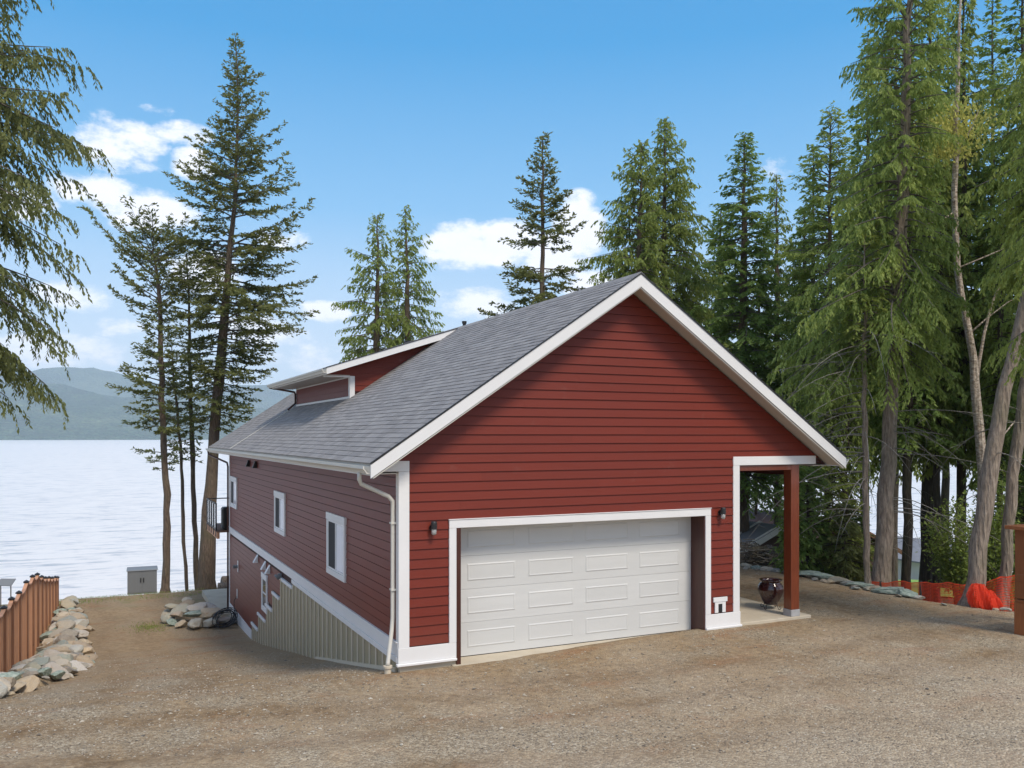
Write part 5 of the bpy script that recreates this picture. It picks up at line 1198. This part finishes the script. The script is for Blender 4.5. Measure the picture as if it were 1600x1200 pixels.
wood('hemlock outside the right edge reaching into the picture', 24, 1680, -60, 760, 120, 100, .2, seed=30, nb=150)
tree('cedar_tree', 'near cedar with bright drooping boughs hanging in from the right edge', 15.5, [(1760, 1000, .25), (1765, 600, .2), (1770, 200, .12), (1770, -200, .03)],
     [(560, 110, 60), (500, 190, 90), (420, 235, 110), (330, 230, 120), (230, 215, 120), (130, 210, 120), (40, 190, 110), (-60, 150, 90), (-195, 10, 10)], style='cedar', nb=150, dens=1.3, leaf=.095, wid=.033, mat='bright_leaf', bark='bark_grey', seed=31, tipc=.55, sparse_in=.3)
tree('cedar_tree', 'near tree whose drooping sprays hang in from the left edge', 14.5, [(-150, 1060, .25), (-150, 700, .2), (-145, 300, .14), (-140, -150, .03)],
     [(560, 60, 150), (520, 90, 190), (480, 110, 225), (440, 130, 240), (400, 130, 225), (360, 120, 185), (310, 120, 200), (255, 130, 290), (200, 130, 300), (140, 120, 280), (60, 110, 240), (-20, 90, 200), (-145, 10, 10)], style='cedar', nb=210, dens=1.15, leaf=.085, wid=.03, mat='fir', bark='bark_grey', seed=32, sparse_in=.3, limb=.03)
# under the porch roof: trunks beyond
wood('straight dark trunk seen through the porch nearest the wall', 44, 1158, 380, 760, 60, 60, .13, seed=33, nb=60)
wood('thinner dark trunk seen through the porch beside the post', 45, 1180, 420, 740, 60, 60, .10, seed=34, nb=60)
# understory
wood('leafy mid-green cedar filling the gap left of the thin grey pole', 27, 1318, 330, 720, 75, 60, .11, seed=70, nb=150, mat='olive_leaf', style='cedar', leaf=.13, wid=.05)
wood('mid-green cedar between the big trunk and the pale peeling trunk', 27.5, 1462, 250, 700, 75, 70, .12, seed=71, nb=150, mat='cedar_leaf', style='cedar', leaf=.13, wid=.05)
wood('young cedar with lit boughs just right of the pale peeling trunk', 26, 1560, 330, 730, 65, 60, .10, seed=72, nb=120, mat='olive_leaf', style='cedar', leaf=.13, wid=.05)
wood('dense hemlock closing the gap behind the eave of the porch', 33, 1250, 330, 730, 70, 70, .13, seed=73, nb=140)
wood('shaded cedar deep behind the big grey trunk', 33, 1392, 180, 720, 85, 80, .14, seed=74, nb=150, style='cedar', mat='cedar_leaf')
def low(label, t, u, vtop, vb, r_, **k):
    kw = dict(style='hem', nb=70, leaf=.14, wid=.062, mat='hemlock', bark='bark_dark', tipc=.45); kw.update(k)
    return tree(kw.pop('name', 'young_hemlock'), label, t, [(u, vb + 15, .05), (u, (vtop + vb) / 2, .035), (u + 2, vtop, .01)], [(vb - 12, r_ * .8, r_ * .8), (vb - (vb - vtop) * .3, r_, r_), (vb - (vb - vtop) * .7, r_ * .6, r_ * .6), (vtop, 4, 4)], **kw)
low('young hemlock with drooping boughs just left of the porch post', 24.5, 1238, 730, 895, 26, seed=40)
low('young hemlock filling the gap right of the porch post', 25, 1262, 680, 905, 52, seed=41, nb=90)
low('low dark hemlock bush at the foot of the thin grey pole', 24.5, 1318, 790, 925, 55, seed=42, mat='fir')
low('sapling with feathery tips between the thin pole and the eave', 27, 1300, 640, 900, 60, seed=43, nb=90, mat='cedar_leaf')
low('dark bush between the thin grey pole and the big cedar trunk', 30, 1338, 800, 915, 34, seed=45)
low('shadowy young hemlock behind the slim right trunk', 25, 1600, 700, 930, 60, seed=46, nb=90)
low('understory hemlock between the two leaning trunks', 24, 1548, 760, 935, 42, seed=47)
def shrub(label, t, u, v, rx, rz, n_, seed, mat='shrub', name='leafy_shrub'):
    r_ = np.random.default_rng(seed); c_ = np.array(at(u, v, t)); g_ = float(H(c_[0], c_[1])); o = empty(name, (c_[0], c_[1], g_), label, 'shrub'); s_ = t / F; Rx, Rz = rx * s_, rz * s_; cz_ = c_[2] - g_
    st_ = MB(); P_ = []
    for i in range(26):
        d_ = nrmz(r_.normal(0, 1, 3)); d_[2] = abs(d_[2]) * .8 - .1; e = np.array([d_[0] * Rx, d_[1] * Rx, max(.2, cz_ + d_[2] * Rz)]) * r_.uniform(.7, 1.05); st_.tube([(0, 0, -.1), tuple(e * [.4, .4, .6]), tuple(e)], [.018, .011, .004], 4, False)
        k_ = n_ // 26; q = r_.uniform(.35, 1.05, k_)[:, None]; P_.append(e * q + r_.normal(0, .13 * Rx + .05, (k_, 3)))
    P_ = np.vstack(P_); D_ = nrmz(r_.normal(0, 1, P_.shape) + [0, 0, -.2]); U = nrmz(r_.normal(0, .4, P_.shape) + [0, 0, 1]); U = nrmz(U - D_ * (U * D_).sum(1, keepdims=True)); L_ = r_.uniform(.06, .13, len(P_))
    link('foliage', leaves_mesh('foliage', P_, D_, U, L_, L_ * .55, r_.uniform(0, .7, len(P_)), M[mat]), o); st_.build('stems', M['twig'], o)
shrub('yellow-green leafy shrub left of the leaning trunk', 22.5, 1497, 830, 48, 75, 5200, 60)
shrub('leafy shrub glowing green behind the leaning trunks', 23.5, 1560, 800, 40, 80, 3600, 61)
shrub('cluster of golden leaves high beside the pale trunk', 23.5, 1470, 200, 34, 40, 2600, 62, 'gold_leaf', 'golden_foliage') if False else None
# pale peeling trunk, forked
pb = at(1532, 900, 23.8); gz_ = float(H(pb[0], pb[1])); birch = empty('birch_tree', (pb[0], pb[1], gz_), 'pale peeling birch trunk with a fork and golden leaves at the top', 'tree')
def rel(L_): return [tuple(np.array(at(u, v, 23.8)) - [pb[0], pb[1], gz_]) for u, v in L_]
m = MB(); q = [(0, 0, -.4)] + rel([(1534, 820), (1536, 740), (1530, 670), (1524, 610), (1521, 560), (1512, 510), (1503, 470), (1496, 420), (1493, 360), (1491, 300), (1494, 240), (1493, 190), (1497, 130), (1498, 60), (1503, -40)])
m.tube(q, [.15, .14, .13, .125, .12, .10, .095, .09, .085, .08, .075, .075, .065, .055, .04, .02], 12); m.build('trunk', M['bark_pale'], birch, smooth=True)
lm_ = lambda mm: mm.build('limb', M['bark_pale'], birch, smooth=True)
m = MB(); m.tube(rel([(1526, 600), (1530, 565), (1538, 520), (1548, 480), (1560, 450), (1572, 430), (1585, 405), (1600, 392)]), [.05, .045, .04, .036, .03, .026, .018, .008], 8); lm_(m)
for L_ in ([(1495, 250), (1506, 222), (1520, 195), (1532, 165)], [(1516, 520), (1545, 495), (1575, 472), (1610, 455)], [(1493, 330), (1470, 345), (1440, 352)], [(1494, 420), (1530, 405), (1570, 388), (1605, 375)], [(1536, 700), (1560, 690), (1600, 640)]): m = MB(); m.tube(rel(L_), [.028, .022, .014, .005][:len(L_)], 6); lm_(m)
r_ = np.random.default_rng(77); P_ = []
for (u, v, n_, su, sv) in ((1475, 205, 900, 22, 18), (1456, 180, 450, 18, 14), (1488, 225, 450, 12, 16), (1440, 215, 260, 14, 14), (1503, 170, 200, 12, 12), (1525, 190, 260, 18, 14), (1470, 240, 260, 22, 8)):
    for i in range(n_):
        p = np.array(at(u + r_.normal(0, su), v + r_.normal(0, sv), 23.8)) + r_.normal(0, .3, 3) * [1, 1, .1]; P_.append(p - [pb[0], pb[1], gz_])
P_ = np.array(P_); D_ = nrmz(r_.normal(0, .5, P_.shape) + [0, 0, -.9]); U = nrmz(r_.normal(0, 1, P_.shape)); U = nrmz(U - D_ * (U * D_).sum(1, keepdims=True)); L_ = r_.uniform(.06, .14, len(P_))
link('crown', leaves_mesh('crown', P_, D_, U, L_, L_ * .5, r_.uniform(0, .6, len(P_)), M['gold_leaf']), birch)
# weeds and grass tufts at the yard's edge
gp_ = []; rr2 = np.random.default_rng(5)
X_ = np.concatenate([rr2.uniform(-6.2, 1, 2600), rr2.normal(-2.9, .35, 700), rr2.normal(-5.6, .4, 500)]); Y_ = np.concatenate([rr2.uniform(25.2, 27.9, 2600), rr2.normal(18.8, .5, 700), rr2.normal(25.5, .8, 500)])
Z_ = H(X_, Y_); n_ = len(X_); P_ = np.stack([X_, Y_, Z_], 1); D_ = nrmz(np.stack([rr2.normal(0, .5, n_), rr2.normal(0, .5, n_), np.ones(n_)], 1)); U = nrmz(rr2.normal(0, 1, (n_, 3))); U = nrmz(U - D_ * (U * D_).sum(1, keepdims=True))
tag(link('grass', leaves_mesh('grass', P_, D_, U, rr2.uniform(.04, .11, n_), np.full(n_, .012), rr2.uniform(0, 1, n_), M['shrub'])), 'sparse grass at the end of the drive', 'grass', kind='stuff')
print('LEAVES', NLEAF)
